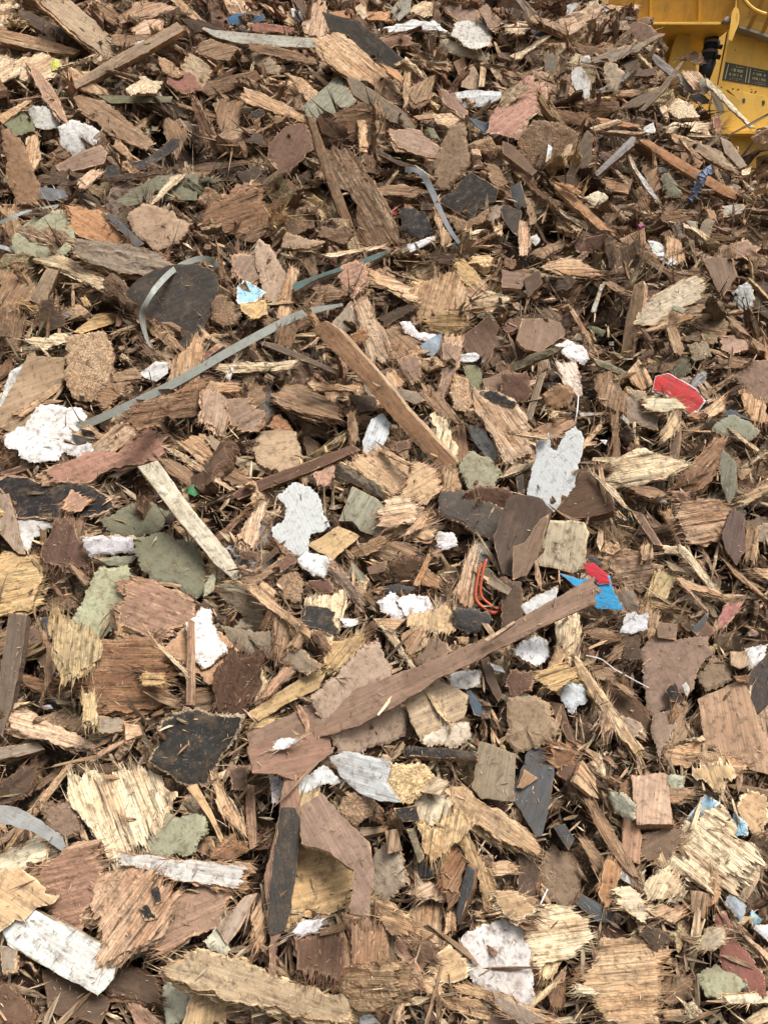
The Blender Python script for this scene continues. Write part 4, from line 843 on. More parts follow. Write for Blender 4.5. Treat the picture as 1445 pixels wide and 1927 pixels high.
fb|blackd|s|6|a|p=3|890,980 930,930 980,1020 1000,1050 920,1040|black hollow curled flake
fb|greyl|c|5|a|p=4|975,950 1000,935 1020,970 1000,1010|tiny grey white curl
*ch|tan|j|16|-10|p=3|880,1290 1000,1285 1090,1270 1080,1350 1000,1387 890,1370|tan splintered block below the muddy lump
ch|brown|j|9|60||940,1060 1000,1060 1000,1250 880,1290|bunch of brown upright splinters
ch|tan|j|9|60|p=2|880,1250 930,1080 960,1100 900,1290|tan upright splinter near the mud board
st|pinkt|s|12|a|p=2|1380,1120 1445,1060 1500,1200 1445,1300|pinkish plank at the right edge
ch|rust|j|9|-30|p=3|270,1280 400,1300 400,1387 290,1387|dark red plywood corner
sp|pale|j|9|-50|p=3|460,1380 560,1310 575,1320 490,1420|pale split stick
ch|tan|j|9|0|p=2|1090,1330 1180,1310 1340,1390 1260,1440 1100,1400|tan ragged layer below the orange board
ch|dark|j|12|60||640,680 740,690 760,800 680,800|dark hollow splinter
ch|brown|j|9|40|p=2|550,840 620,740 660,740 640,800|brown ribbon shaving
ch|brown|j|10|-20||480,860 600,860 620,920 520,920|brown shaded chip
@0 1440
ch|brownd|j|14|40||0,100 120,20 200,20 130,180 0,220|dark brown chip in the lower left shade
ch|mud|c|16|a||200,220 400,200 460,370 350,400 260,330|muddy flat lump behind the pale plywood
st|tan|j|12|a|p=2|30,470 200,200 380,0 395,15 210,260 60,450|long brown splintered stick
ch|brown|j|12|30|p=2|180,110 330,20 310,60 220,130|brown jagged chip
*ps|greyplas|g|6|a|p=4|0,225 100,235 220,300 330,390 370,470 350,480 260,410 170,355 60,325 0,320|curved grey translucent plastic rim
*ch|creamw|j|12|20|p=3|-5,500 200,395 280,440 230,520 160,530 120,570 0,600|pale torn chip in front of the plastic rim
*ch|orangel|s|14|-35|p=4|-5,590 110,560 250,670 240,700 320,710 290,750 200,770 130,850 90,830 0,915|light orange board corner with torn rim
*pb|white|s|30|-33|p=3,n=240:10|30,890 200,800 300,850 540,970 635,1040 600,1150 525,1245 200,1060 60,980|large white board with a crack
*fb|green|c|12|a|p=2|765,470 830,330 900,270 1110,280 1120,370 1040,470 920,500|green board right of the pale plywood
fb|greyg|c|12|a|p=2|680,600 760,560 820,600 700,640|green crumbs under the grey plank
*ch|stripe|j|16|-70|p=4,n=150:8|385,50 430,120 480,10 520,80 700,50 810,70 850,160 900,180 840,290 700,430 640,510 590,520 540,400 430,250 380,190|big pale yellow plywood chip with comb teeth
*pl|ochrel|s|9|a|p=3|1015,120 1070,100 1150,240 1235,440 1215,450 1140,290|narrow honey coloured lath
*pl|greyl|j|18|a|p=5,n=80:10|640,500 690,475 900,505 1325,545 1300,600 1310,675 1000,630 760,560 650,540|light grey plank with a toothed right end
*ch|redw|j|16|15|p=3|200,590 400,450 500,430 520,600 500,740 440,880 300,820 220,700|ribbed red brown plywood left of the spotted chunk
*ch|pinkp|j|20|55|p=5|520,600 690,580 820,600 930,760 870,880 620,1040 540,1080 560,900 520,800|frayed pink tan plywood chunk with black spots
>paint_patch|blackd|c|2|40|p=6|760,780 800,755 860,830 790,850|
>paint_patch|blackd|c|2|40|p=6|820,680 860,655 885,740 850,755|
*ch|redw|j|14|25|p=3|860,880 960,700 1130,650 1240,700 1190,850 900,1010|reddish brown plywood slab under the grey plank
*pl|muddytan|j|36|-18|p=6,n=90:12|890,1110 1000,1040 1110,990 1350,1070 1700,1210 1940,1275 1930,1420 1500,1330 1250,1270 950,1170|big tan plank with mud stains at the bottom
*fb|creamg2|c|14|a|p=4|870,1250 930,1160 1060,1190 1000,1387 900,1420|pale grey crumbly board at the bottom
*ch|orangel|s|14|80|p=4|1000,1410 1060,1200 1230,1265 1225,1410|orange tan board below the stained plank
fb|creamg2|c|14|a|p=4|1100,960 1180,890 1240,960 1230,1025 1150,1010|pale fibrous lump
*st|redw|s|16|a|p=3|1335,100 1385,110 1395,440 1360,460 1340,300|upright pinkish brown stick
ch|rust|c|16|a||1150,500 1200,420 1280,380 1340,470 1260,520|red brown crumbly clump
sp|redw|j|14|a|p=3|690,1240 740,1270 870,1387 840,1440 740,1400|red brown pointed splinter at the bottom
*ch|darkr|c|16|a||-5,1160 120,1250 200,1330 180,1400 0,1400|dark brown mass in the lower left corner
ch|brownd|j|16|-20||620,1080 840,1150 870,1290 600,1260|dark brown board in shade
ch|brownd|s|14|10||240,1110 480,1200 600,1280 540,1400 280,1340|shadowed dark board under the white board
sp|ochre|s|8|a|p=2|830,905 860,900 940,1060 905,1060|short ochre stick
*ch|mauve|s|9|60||1180,880 1330,720 1400,700 1300,900 1240,970|mauve grey sheet in shade
fb|greyb|c|16|a||0,980 90,1000 90,1120 20,1130|grey brown rolled scrap
ch|tan|j|12|-65|p=2|1150,60 1180,60 1240,200 1330,330 1310,360 1190,240|frayed tan stick bundle
ch|brown|j|10|10||1170,1180 1270,1300 1330,1387 1240,1387|dark chip at the bottom
ch|brownd|j|9|a||430,0 620,0 600,40 450,40|dark chip above the plywood
@470 1440
pb|greyw2|c|5|a|p=1|260,110 300,60 400,0 510,90 360,110 280,160|grey torn paper under the long board
pb|white|j|5|a|p=1|110,50 190,90 150,205 120,190|hanging white torn strip
ch|olivew|j|12|70||250,180 370,170 390,210 300,320 270,280|olive tan fibrous chip
*fb|mauvec|s|9|-60|p=2,k=3|290,130 350,120 500,280 640,420 670,550 640,800 540,790 560,560 430,470 290,430|large curved mauve brown sheet
*ch|honey|j|12|15|p=4|205,870 240,500 290,430 420,470 560,560 530,680 540,740 430,810 310,790 240,885|honey coloured plywood chip with dark dashes
ch|greyw2|j|8|20|p=2|230,910 300,840 410,840 360,900 260,930|grey white torn edge under the honey chip
*pl|redcard|s|26|-82|p=5,n=200:10|190,40 255,50 275,330 240,600 200,870 140,960 125,1150 105,1310 90,1280 110,950 80,600 160,270|long upright rusty plank with dark paint
>paint_patch|slated|s|3|-82|p=6|175,255 250,250 277,330 225,760 195,890 110,900 100,850 120,560|
*pb|white|s|9|-15|p=3|440,-40 520,-70 760,-20 740,90 810,195 700,190 590,150 500,60|rounded white board at lower centre
*ch|fluff|c|18|a|p=4|740,70 790,0 920,-20 1000,60 950,150 860,200 770,150|ball of tan wood fibres on the white board
ch|brown|c|16|a||490,250 520,150 640,180 700,220 640,300 560,320|brown hairy lump
lb|blackd|s|6|a|k=8|780,240 900,220 915,300 830,310|black bent sheet
*ch|creamw|j|9|75|p=3|880,160 1100,170 1070,310 930,310 900,230|cream plywood chip with vertical lines
ch|pale|s|9|30|p=4|930,140 1000,60 1080,90 1030,160|pale wood flake
*pl|tanl|j|30|a|p=5|1060,130 1180,110 1300,220 1500,330 1590,450 1570,490 1445,440 1350,420 1240,330 1110,200|long shaggy tan stick at lower centre right
*ch|honeyl|j|12|80|p=4|920,320 1060,330 1120,250 1230,320 1120,400 1030,490 970,480|ribbed honey tan chip below the cream chip
*st|straw2|j|18|-70|p=4|1110,400 1170,370 1330,630 1330,820 1280,780 1240,600|fan of straw brown splinters
*st|slate2|s|20|a|p=3|1130,870 1120,790 1180,540 1220,570 1210,680|slate grey squared stick
*fb|greycr|c|10|60|p=3|1140,950 1260,890 1400,830 1500,870 1480,950 1530,1010 1540,1150 1520,1330 1445,1280 1250,1200 1150,1100|large pale grey crinkled board
*ch|tanb|j|26|0|p=3|280,1130 540,1095 760,1090 770,1300 600,1340 480,1240|tan plank with horizontal grain at the bottom
ch|brownr|j|14|88|p=2|555,1090 560,880 750,900 755,1085|brown panel with vertical grain
ch|darkr|j|12|85||240,920 400,890 500,960 510,1105 280,1115|dark ribbed panel in shade
st|brown|s|9|a|p=3|470,830 490,830 550,1000 545,1095 515,1090|narrow brown upright lath
*ch|redw|j|16|-65|p=3|770,960 850,900 890,1000 930,1160 880,1140 800,1030|red tan splintered fan
ch|tan|j|14|-20|p=3|640,760 750,740 850,860 840,910 770,910|spiky tan plywood chip
*fb|olive|c|6|a|p=3|750,1110 860,1110 840,1230 790,1240|small olive green leaf of board
*ch|tan|j|14|85|p=2|890,750 1040,770 1030,980 940,950 890,900|tan block with vertical grain and dark slot
st|tan|j|14|85|p=2|1060,920 1080,800 1125,790 1120,900|short tan upright stick
*fb|mudpale|c|9|a|p=2|670,460 780,440 830,520 860,640 800,690 740,740 670,710|mottled pale brown torn board
ch|brown|s|9|85|p=3|740,360 800,350 830,460 750,480|brown upright flake
ch|rust|j|9|60|p=2|1040,600 1060,460 1180,500 1140,700 1050,680|rust brown curved veneer
*ch|orangel|j|12|20|p=3|1000,1050 1080,980 1160,1080 1150,1160 1030,1190|pale orange fan chip left of the crinkled board
*pl|tanb|j|20|-20|p=4|1060,1190 1260,1210 1445,1310 1500,1350 1490,1420 1300,1300|grey brown split board at the bottom edge
st|tanb|j|16|-10|p=5|1050,1260 1250,1280 1400,1387 1250,1380 1060,1310|light brown split stick at the bottom
ch|pinkt|j|16|75|p=3|770,1370 860,1180 865,1250 800,1400|pinkish splinter bundle at the bottom
*ch|orangel|j|16|10|p=3|1340,700 1445,690 1540,790 1445,840 1350,780|tan chip with comb fringe by the crinkled board
ch|tan|s|9|a|p=3|500,800 620,840 600,870 510,850|thin tan flake
*ch|moss|c|12|a|p=3|850,350 900,340 945,500 920,525|mossy grey bark strip standing up
st|tan2|s|20|a||570,340 750,330 740,360 620,385|short round tan stick
lb|blackd|c|9|a||910,500 1030,490 1040,600 920,620|black chip in a gap
ch|pinkt|j|12|30||880,640 1000,640 1100,720 1050,740 900,690|pinkish frayed chip
ch|tan|j|9|0|p=2|1310,540 1400,520 1445,580 1330,600|tan reddish curl
ch|brown|s|9|85|p=2|195,905 220,910 240,1130 225,1140|thin brown stick
ch|darkr|j|14|-20||880,980 990,960 1020,1060 930,1080|dark brown chip low centre
ch|tan|j|12|-30|p=2|890,1160 1020,1150 1030,1240 900,1220|tan broken chip
pb|white|c|9|a||590,1370 650,1350 700,1400 600,1420|white lump at the bottom edge
ch|tan|j|9|60||0,830 60,750 90,940 40,1000|tan chip behind the rusty plank
@945 1440
*lb|slate2|s|14|70|p=1|60,170 150,-90 230,-110 280,-20 270,130 215,370 180,370|large slate grey board in a gap
*ch|orangeb|s|7|a|p=3|80,120 120,25 190,70 110,125|small orange triangular flake
*ch|tan|s|12|-50|p=2|390,90 440,-20 500,60 575,190 480,160|tan pointed board right of the slate board
ch|redd|s|12|-30|p=2|290,50 330,-30 395,0 385,95|red brown board corner
*ch|mud|c|14|-70|p=3|200,560 270,430 380,480 430,640 430,700 370,790 230,720|mud brown rough slab
ch|brown|j|12|-60|p=1|440,180 500,200 640,420 750,620 700,600 560,420|long dark brown leaning board
ch|brown|j|9|-50|p=2|420,400 480,420 560,520 500,560|frayed brown chip
fb|slate|s|9|a||280,340 340,320 390,400 360,460|dark slate wedge
*fb|creamg2|c|9|a|p=2|575,150 640,140 710,220 700,290 600,260|pale green white board left of the timber block
fb|creamg2|c|9|a|p=2|890,50 985,60 980,140 910,140|pale green white board right of the timber block
*ch|orangel2|s|14|85|p=3|650,490 660,290 720,280 755,380 745,530|orange tan board below the timber block
*ch|brownc|j|12|30|p=2|760,380 930,350 970,430 850,540 760,480|brown plywood flake beneath the timber block
*ck|blockp|s|40|85|p=6,n=90:18|700,60 885,50 925,315 735,310|reddish tan rectangular timber block
*pb|sky|s|6|a|p=2|985,310 1100,165 1180,210 1060,300 1010,330|light blue board piece left of the pale strips
*pb|skyl|c|6|a|p=2|1230,330 1260,250 1335,320 1330,380 1260,380|light blue board piece right of the pale strips
st|straw|s|9|a|p=4|1020,350 1080,170 1095,180 1050,340|short pale stick over the blue board
*ch|stripe|j|18|-38|p=5|900,560 1000,380 1100,270 1200,220 1250,290 1180,370 1350,440 1310,520 1210,570 1110,670 1040,610 890,540|pale yellow plywood block of crossing strips
*ch|straw|j|16|60|p=4|780,640 870,560 950,640 980,710 890,710 800,710|shaggy tan plywood edge under the strips
*ch|orangel|c|9|a|p=3|1280,230 1330,130 1430,180 1445,300 1380,390 1300,300|orange tan flake near the right edge
*ch|orangel|j|9|-70|p=3|1040,50 1080,0 1240,0 1260,60 1200,80 1190,180 1110,90|torn orange tan veneer above the strips
*ch|stripe|j|14|8|p=4|110,900 180,770 360,790 440,850 420,980 380,1040 190,1085 150,990|pale yellow ribbed plywood beside the crinkled board
ch|honeyl|j|9|75|p=3|190,1080 320,1050 300,1090 240,1160|honey splinters under the ribbed plywood
*ch|orange|j|14|80|p=4|525,680 560,540 640,580 600,730 560,740|bright orange rolled up veneer
*ck|slate2|s|16|-40|p=3|410,760 440,710 600,800 590,850 520,850|slate coloured block with a rust side
*pb|white|s|5|a|p=3|640,570 770,650 740,675 630,610|narrow white plastic strip
*ch|creamw|j|12|0|p=4|630,680 700,670 800,790 760,850 660,780|cream chip with saw tooth grooves
*ch|tanb|j|20|5|p=2|450,1150 540,960 750,930 830,1010 850,1130 790,1400 570,1400 480,1250|very large tan plywood slab at the bottom right
ch|straw|j|12|0|p=3|400,1190 470,1200 500,1250 400,1240|tan broken strip with fibres
ch|dark|c|14|a|p=3|740,920 800,860 930,940 830,1000|dark brown fibrous tuft
*fb|green|c|9|a|p=4|1060,1170 1160,1070 1240,1120 1335,1190 1290,1240 1200,1290 1110,1240|grey green leaf shaped board at lower right
*pb|redm|c|12|-60|p=2|1150,830 1220,810 1290,970 1420,1150 1430,1240 1330,1250 1200,1090 1170,950|long maroon painted board
*pb|cream|j|9|a|p=3|1220,1250 1430,1240 1500,1280 1440,1295 1240,1290|cream strip below the maroon board
fb|bluegr2|c|14|a|p=3|1200,740 1260,690 1330,760 1300,850|blue grey crumbly piece
*pb|skyl|c|7|a|p=4|1350,780 1410,840 1380,880 1345,860|bright light blue flake at the right edge
ch|brown|j|12|-20|p=2|10,700 120,690 170,720 150,850 110,850 0,810|brown torn chip
*sp|pinkt|j|12|a|p=4|780,860 860,880 1060,970 1040,975 900,910|long curved pinkish splinter
st|tanl|j|14|a|p=4|130,1310 310,1150 320,1170 160,1330|tan splinter low at the bottom
sp|straw|j|9|a|p=4|270,1387 420,1360 490,1335 400,1400|pale bent splinter at the bottom edge
*pl|greyb|j|20|a|p=5|-40,1240 0,1255 200,1350 270,1390 100,1420 -40,1300|grey brown split plank at the bottom
ch|brown|j|12|30|p=2|860,1150 1000,1160 1060,1260 900,1300|brown crumbled chip low right
ch|brownr|s|9|-40||1320,560 1445,650 1500,690 1330,590|thin brown board at the right
*ch|peach|j|14|20|p=4|800,800 880,760 980,800 930,860|curly pink tan chip
pb|white|c|14|a|p=3|1370,880 1445,870 1500,900 1445,960|white fuzzy lump at the right edge
ch|pinkt|j|12|-45|p=3|1290,900 1445,1020 1500,1060 1445,1060|pink brown splintered lath at the right
ch|rust|c|9|a||640,110 700,60 700,200 650,180|dark maroon flake behind the timber block
ch|brown|s|14|80||1020,680 1120,700 1090,830 1030,800|brown flat board
ch|tan|j|14|80|p=2|1130,580 1200,570 1190,700 1110,780|tan splinter bunch under the strips
ch|dark|j|12|a||90,480 190,470 190,690 90,690|black brown board in a gap
ch|brown|j|12|0|p=2|880,120 1040,130 960,200 900,190|brown matted chip
*ch|cream2|j|12|30|p=3|1050,1000 1110,890 1200,890 1200,960 1140,1010|cream fibrous chip left of the maroon board
ch|brown|j|12|80||250,1230 330,1200 340,1300 270,1330|brown flat upright splinter
ch|tan|j|10|5|p=3|860,1340 990,1330 980,1387 880,1387|tan piece at the bottom edge
'''

# ---------------------------------------------------------------- one broken piece as a mesh
def tri_mesh(poly, edge, seed, step, du, dv):
    """poly (n,2) in grain coordinates (u along the grain); returns vertices, triangles, boundary edges, edge distance"""
    r = np.random.default_rng(seed)
    n = len(poly); lu, lv = np.ptp(poly[:, 0]), np.ptp(poly[:, 1])
    nx = np.roll(poly, -1, 0); seg = np.linalg.norm(nx - poly, axis=1)
    pts = []; nor = []
    area = np.sum(poly[:, 0] * nx[:, 1] - nx[:, 0] * poly[:, 1])
    if area < 0: poly = poly[::-1]; nx = np.roll(poly, -1, 0); seg = np.linalg.norm(nx - poly, axis=1)
    for k in range(n):
        m = max(1, int(seg[k] / step)); t = (np.arange(m) / m)[:, None]
        pts.append(poly[k] * (1 - t) + nx[k] * t)
        d = (nx[k] - poly[k]) / max(seg[k], 1e-9); nor.append(np.tile([d[1], -d[0]], (m, 1)))
    P = np.concatenate(pts); Nn = np.concatenate(nor)
    u, v = P[:, 0], P[:, 1]
    if edge == 'j':
        A = min(.32 * lu, .027, .55 * lv + .004)
        fine = hsh(np.floor(v / .0022), np.floor(u / .03), seed); bund = hsh(np.floor(v / .008), np.floor(u / .05), seed + 1); big = vn(v / .02, u / .1, seed + 2)
        f2 = hsh(np.floor(v / .0051 + .3), np.floor(u / .04), seed + 4); loc = .15 + 1.5 * vn(v / .035, u / .08, seed + 12)
        s = (.5 * fine ** 2 + .4 * f2 ** 3 + .45 * bund + .45 * big) * loc - .52
        P = P + np.stack([Nn[:, 0] * np.abs(Nn[:, 0]) * A * s, np.zeros(len(P))], 1)
        rr = (vn(u / .012, v / .012, seed + 3) - .5) * min(.006, lv * .12) + (r.random(len(P)) - .5) * min(.0022, lv * .05)
        P = P + Nn * rr[:, None] * np.abs(Nn[:, 1:2])
    elif edge in 'cw':
        a = min(.0055, .08 * min(lu, lv)) * (1.0 if edge == 'c' else .8)
        rr = (vn(u / .021, v / .021, seed) - .5) * 1.9 * a + (vn(u / .0045, v / .0045, seed + 1) - .5) * a * .9 + (r.random(len(P)) - .5) * a * .8
        P = P + Nn * rr[:, None]
    else:
        a = min(.0022, .03 * min(lu, lv))
        rr = (vn(u / .016, v / .016, seed) - .5) * 2 * a + (r.random(len(P)) - .5) * a * .35
        P = P + Nn * rr[:, None]
    if edge in 'jc': P = P + Nn * ((vn(u / .03, v / .03, seed + 21) - .5) * min(.014 if edge == 'j' else .006, (.16 if edge == 'j' else .07) * min(lu, lv)))[:, None]
    lo, hi = P.min(0), P.max(0)
    gu, gv = np.meshgrid(np.arange(lo[0], hi[0], du), np.arange(lo[1], hi[1], dv))
    Q = np.stack([gu.ravel(), gv.ravel()], 1) + (r.random((gu.size, 2)) - .5) * [du * .8, dv * .8]
    if len(Q):
        Q = Q[inside(Q, P)]
    if len(Q):
        D = np.sqrt(((Q[:, None, :] - P[None]) ** 2).sum(2).min(1)); k = D > step * .6; Q = Q[k]; D = D[k]
    else: D = np.zeros(0)
    allp = np.concatenate([P, Q]) if len(Q) else P
    res = delaunay_2d_cdt([Vector((float(a), float(b))) for a, b in allp], [], [list(range(len(P)))], 1, 1e-7)
    V = np.array([(p.x, p.y) for p in res[0]]); T = np.array([list(f) for f in res[2] if len(f) == 3], int)
    ed = np.zeros(len(V)); src = res[3]
    for i, sx in enumerate(src):
        if sx and sx[0] >= len(P): ed[i] = D[sx[0] - len(P)]
    if len(T) == 0: return V, T, np.zeros((0, 2), int), ed
    c = V[T]; ar = (c[:, 1, 0] - c[:, 0, 0]) * (c[:, 2, 1] - c[:, 0, 1]) - (c[:, 2, 0] - c[:, 0, 0]) * (c[:, 1, 1] - c[:, 0, 1])
    T[ar < 0] = T[ar < 0][:, ::-1]; T = T[np.abs(ar) > 1e-12]
    E = np.concatenate([T[:, [0, 1]], T[:, [1, 2]], T[:, [2, 0]]])
    key = np.minimum(E[:, 0], E[:, 1]) * (len(V) + 1) + np.maximum(E[:, 0], E[:, 1])
    uq, idx, cnt = np.unique(key, return_index=True, return_counts=True)
    return V, T, E[idx[cnt == 1]], ed

def relief(V, ed, edge, seed, th, L, curl, fk=1.0):
    u, v = V[:, 0], V[:, 1]
    uc, vc = u - u.mean(), v - v.mean()
    if edge == 'j':
        z = (vn(u / .06, v / .006, seed + 5) - .5) * min(.0042, th * .4) + (vn(u / .04, v / .0028, seed + 6) - .5) * .0018
        ter = np.floor(vn(u / .07, v / .016, seed + 7) * 4 + (hsh(np.floor(v / .003), np.floor(u / .2), seed + 8) - .5) * .7)
        z = z + (ter - 1.5) * min(.0020, th * .15)
        z = z - np.clip(1 - ed / .010, 0, 1) * min(th * .35, .004) * vn(u / .02, v / .02, seed + 9)
    elif edge in 'cw':
        z = (vn(u / .018, v / .018, seed + 5) - .5) * .0045 + (vn(u / .006, v / .006, seed + 6) - .5) * .0018
        z = z * fk - np.clip(1 - ed / .006, 0, 1) * min(th * .3, .003)
    elif edge == 'g':
        z = (vn(u / .03, v / .03, seed + 5) - .5) * .004
    else:
        z = (vn(u / .06, v / .012, seed + 5) - .5) * .0012 - np.clip(1 - ed / .003, 0, 1) * .0008
    r = np.random.default_rng(seed + 11)
    bend = (r.random() - .5) * .045 * L if edge != 's' else (r.random() - .5) * .012 * L
    a = r.random() * math.pi; q = (uc * math.cos(a) + vc * math.sin(a)) / (L * .5)
    return z + bend * q * q + curl * .001 * ((vc / max(np.ptp(v) * .5, .01)) ** 2 * .6 + (uc / max(np.ptp(u) * .5, .01)) ** 2 * .8)

def piece_arrays(poly, edge, th, seed, step, colkey, curl=0, spikes=True, du=None, dv=None, cj=1.0, fk=1.0, layers=1):
    """closed solid of one piece in its own axes (u, v, w=0 at the face, going down to -th)"""
    r = np.random.default_rng(seed + 77)
    du = du or step * (3.2 if edge == 'j' else 2.4); dv = dv or step * (1.5 if edge == 'j' else 2.4)
    V, T, B, ed = tri_mesh(poly, edge, seed, step, du, dv)
    if len(T) == 0: return None
    L = max(np.ptp(poly[:, 0]), np.ptp(poly[:, 1])); n = len(V)
    z = relief(V, ed, edge, seed, th, L, curl, fk)
    bi = np.unique(B); mp = -np.ones(n, int); mp[bi] = np.arange(len(bi))
    cen = V.mean(0)
    top = np.column_stack([V, z])
    off = V[bi] - cen; ln = np.linalg.norm(off, axis=1)[:, None] + 1e-9
    rough = {'j': .28, 'c': .30, 's': .03, 'w': .1, 'g': .02}[edge] * min(th, .016)
    rings = []
    for f in (.5,) if edge in 'sgw' else (.33, .7):
        rr = (vn(V[bi, 0] / .005 + f * 9, V[bi, 1] / .005, seed + int(f * 50)) - .55) * 2 * rough + (r.random(len(bi)) - .5) * rough
        rings.append(np.column_stack([V[bi] + off / ln * rr[:, None], z[bi] - th * f + (r.random(len(bi)) - .5) * th * .12]))
    bot = np.column_stack([cen + (V - cen) * (.97 if edge in 'sgw' else .93), z - th])
    P = np.concatenate([top] + rings + [bot])
    F = [T]
    prev = lambda q: q
    offs = [0] + [n + i * len(bi) for i in range(len(rings))] + [n + len(rings) * len(bi)]
    def lay(k, q):
        return q if k == 0 else (offs[k] + mp[q] if k <= len(rings) else offs[k] + q)
    for k in range(len(rings) + 1):
        a, b = lay(k, B[:, 0]), lay(k, B[:, 1]); c, d = lay(k + 1, B[:, 1]), lay(k + 1, B[:, 0])
        F.append(np.stack([a, d, c], 1)); F.append(np.stack([a, c, b], 1))
    F.append(T[:, ::-1] + offs[-1])
    E = np.concatenate([ed] + [np.full(len(bi), -.02)] * len(rings) + [np.full(n, -.02)])
    if spikes and edge == 'j':                      # loose fibres standing out of the torn ends
        nr = V[bi]; w = np.abs(off[:, 0] / ln[:, 0]); cand = bi[w > .55]
        ns = min(80, len(cand))
        if ns > 0:
            sP = []; sF = []; base = len(P)
            for q in r.choice(cand, ns):
                sg = 1 if V[q, 0] > cen[0] else -1
                l = .006 + .045 * r.random() ** 2 * min(1, L / .08); wd = r.uniform(.0006, .0016)
                a0 = r.normal(0, .30); d = np.array([sg * math.cos(a0), math.sin(a0), r.normal(0, .25)])
                o = np.array([V[q, 0] - sg * .003, V[q, 1], z[q] - r.random() * th * .8])
                s_ = np.array([0, wd, 0]); s2 = np.array([0, 0, wd])
                sP += [o - s_, o + s_, o + s2, o + d * l]
                sF += [(base, base + 1, base + 3), (base + 1, base + 2, base + 3), (base + 2, base, base + 3)]; base += 4
            P = np.concatenate([P, np.array(sP)]); F.append(np.array(sF)); E = np.concatenate([E, np.full(len(sP), -.02)])
    F = np.concatenate(F)
    face, raw, cov, gl = PAL[colkey]
    j = 1 + (r.random() - .5) * .16 * cj; hue = 1 + (r.random(3) - .5) * .06 * cj
    ctc = np.clip(np.array(face) * j * hue, 0, .86); rwc = np.clip(np.array(raw) * (1 + (r.random() - .5) * .2), 0, .8)
    gcc = P + r.random(3) * 50
    m = len(P)
    if layers > 1:                                  # torn plies: more sheets under the face, each broken at its own place
        out = [(P, F, gcc, np.tile(ctc, (m, 1)), np.tile(rwc, (m, 1)), np.column_stack([np.full(m, cov), E, np.full(m, gl)]))]
        for k in range(1, layers):
            pc = poly.mean(0); q = pc + (poly - pc) * r.uniform(.90, 1.07, 2) + r.normal(0, 1, 2) * [.05 * np.ptp(poly[:, 0]), .03 * np.ptp(poly[:, 1])]
            a = piece_arrays(q, edge, th * .9, seed + 31 * k, step * 1.25, colkey, 0, True, step * 5, step * 3, cj, fk)
            if a is None: continue
            a[0][:, 2] -= th * .95 * k; off_ = sum(len(o[0]) for o in out)
            sh = r.uniform(.75, 1.12); a[4][:] = np.clip(a[4] * sh, 0, .8); a[3][:] = a[4]; a[5][:, 0] = .2
            out.append((a[0], a[1] + off_, a[2], a[3], a[4], a[5]))
        return tuple(np.concatenate([o[i] for o in out]) for i in range(6))
    return P, F, gcc, np.tile(ctc, (m, 1)), np.tile(rwc, (m, 1)), np.column_stack([np.full(m, cov), E, np.full(m, gl)])

def mesh_from(name, P, F, gc, ct, rw, prm, mat, smooth=False):
    me = bpy.data.meshes.new(name)
    me.vertices.add(len(P)); me.vertices.foreach_set('co', np.ascontiguousarray(P, np.float32).ravel())
    nf = len(F); me.loops.add(nf * 3); me.polygons.add(nf)
    me.loops.foreach_set('vertex_index', np.ascontiguousarray(F, np.int32).ravel())
    me.polygons.foreach_set('loop_start', np.arange(0, nf * 3, 3, dtype=np.int32))
    for nm, ar in (('gc', gc), ('ct', ct), ('rw', rw), ('prm', prm)):
        if nm in ('ct', 'rw'):
            at = me.attributes.new(nm, 'FLOAT_COLOR', 'POINT'); at.data.foreach_set('color', np.column_stack([ar, np.ones(len(ar))]).astype(np.float32).ravel())
        else:
            at = me.attributes.new(nm, 'FLOAT_VECTOR', 'POINT'); at.data.foreach_set('vector', np.ascontiguousarray(ar, np.float32).ravel())
    me.materials.append(mat)
    me.update(calc_edges=True)
    me.polygons.foreach_set('use_smooth', np.full(nf, smooth))
    return me

VIEWN = -FW
def lean(n, ang, amt):
    d = math.cos(R(ang)) * RT + math.sin(R(ang)) * UP
    return unit(n * math.cos(R(amt)) + unit(d - n * (d @ n)) * math.sin(R(amt)))

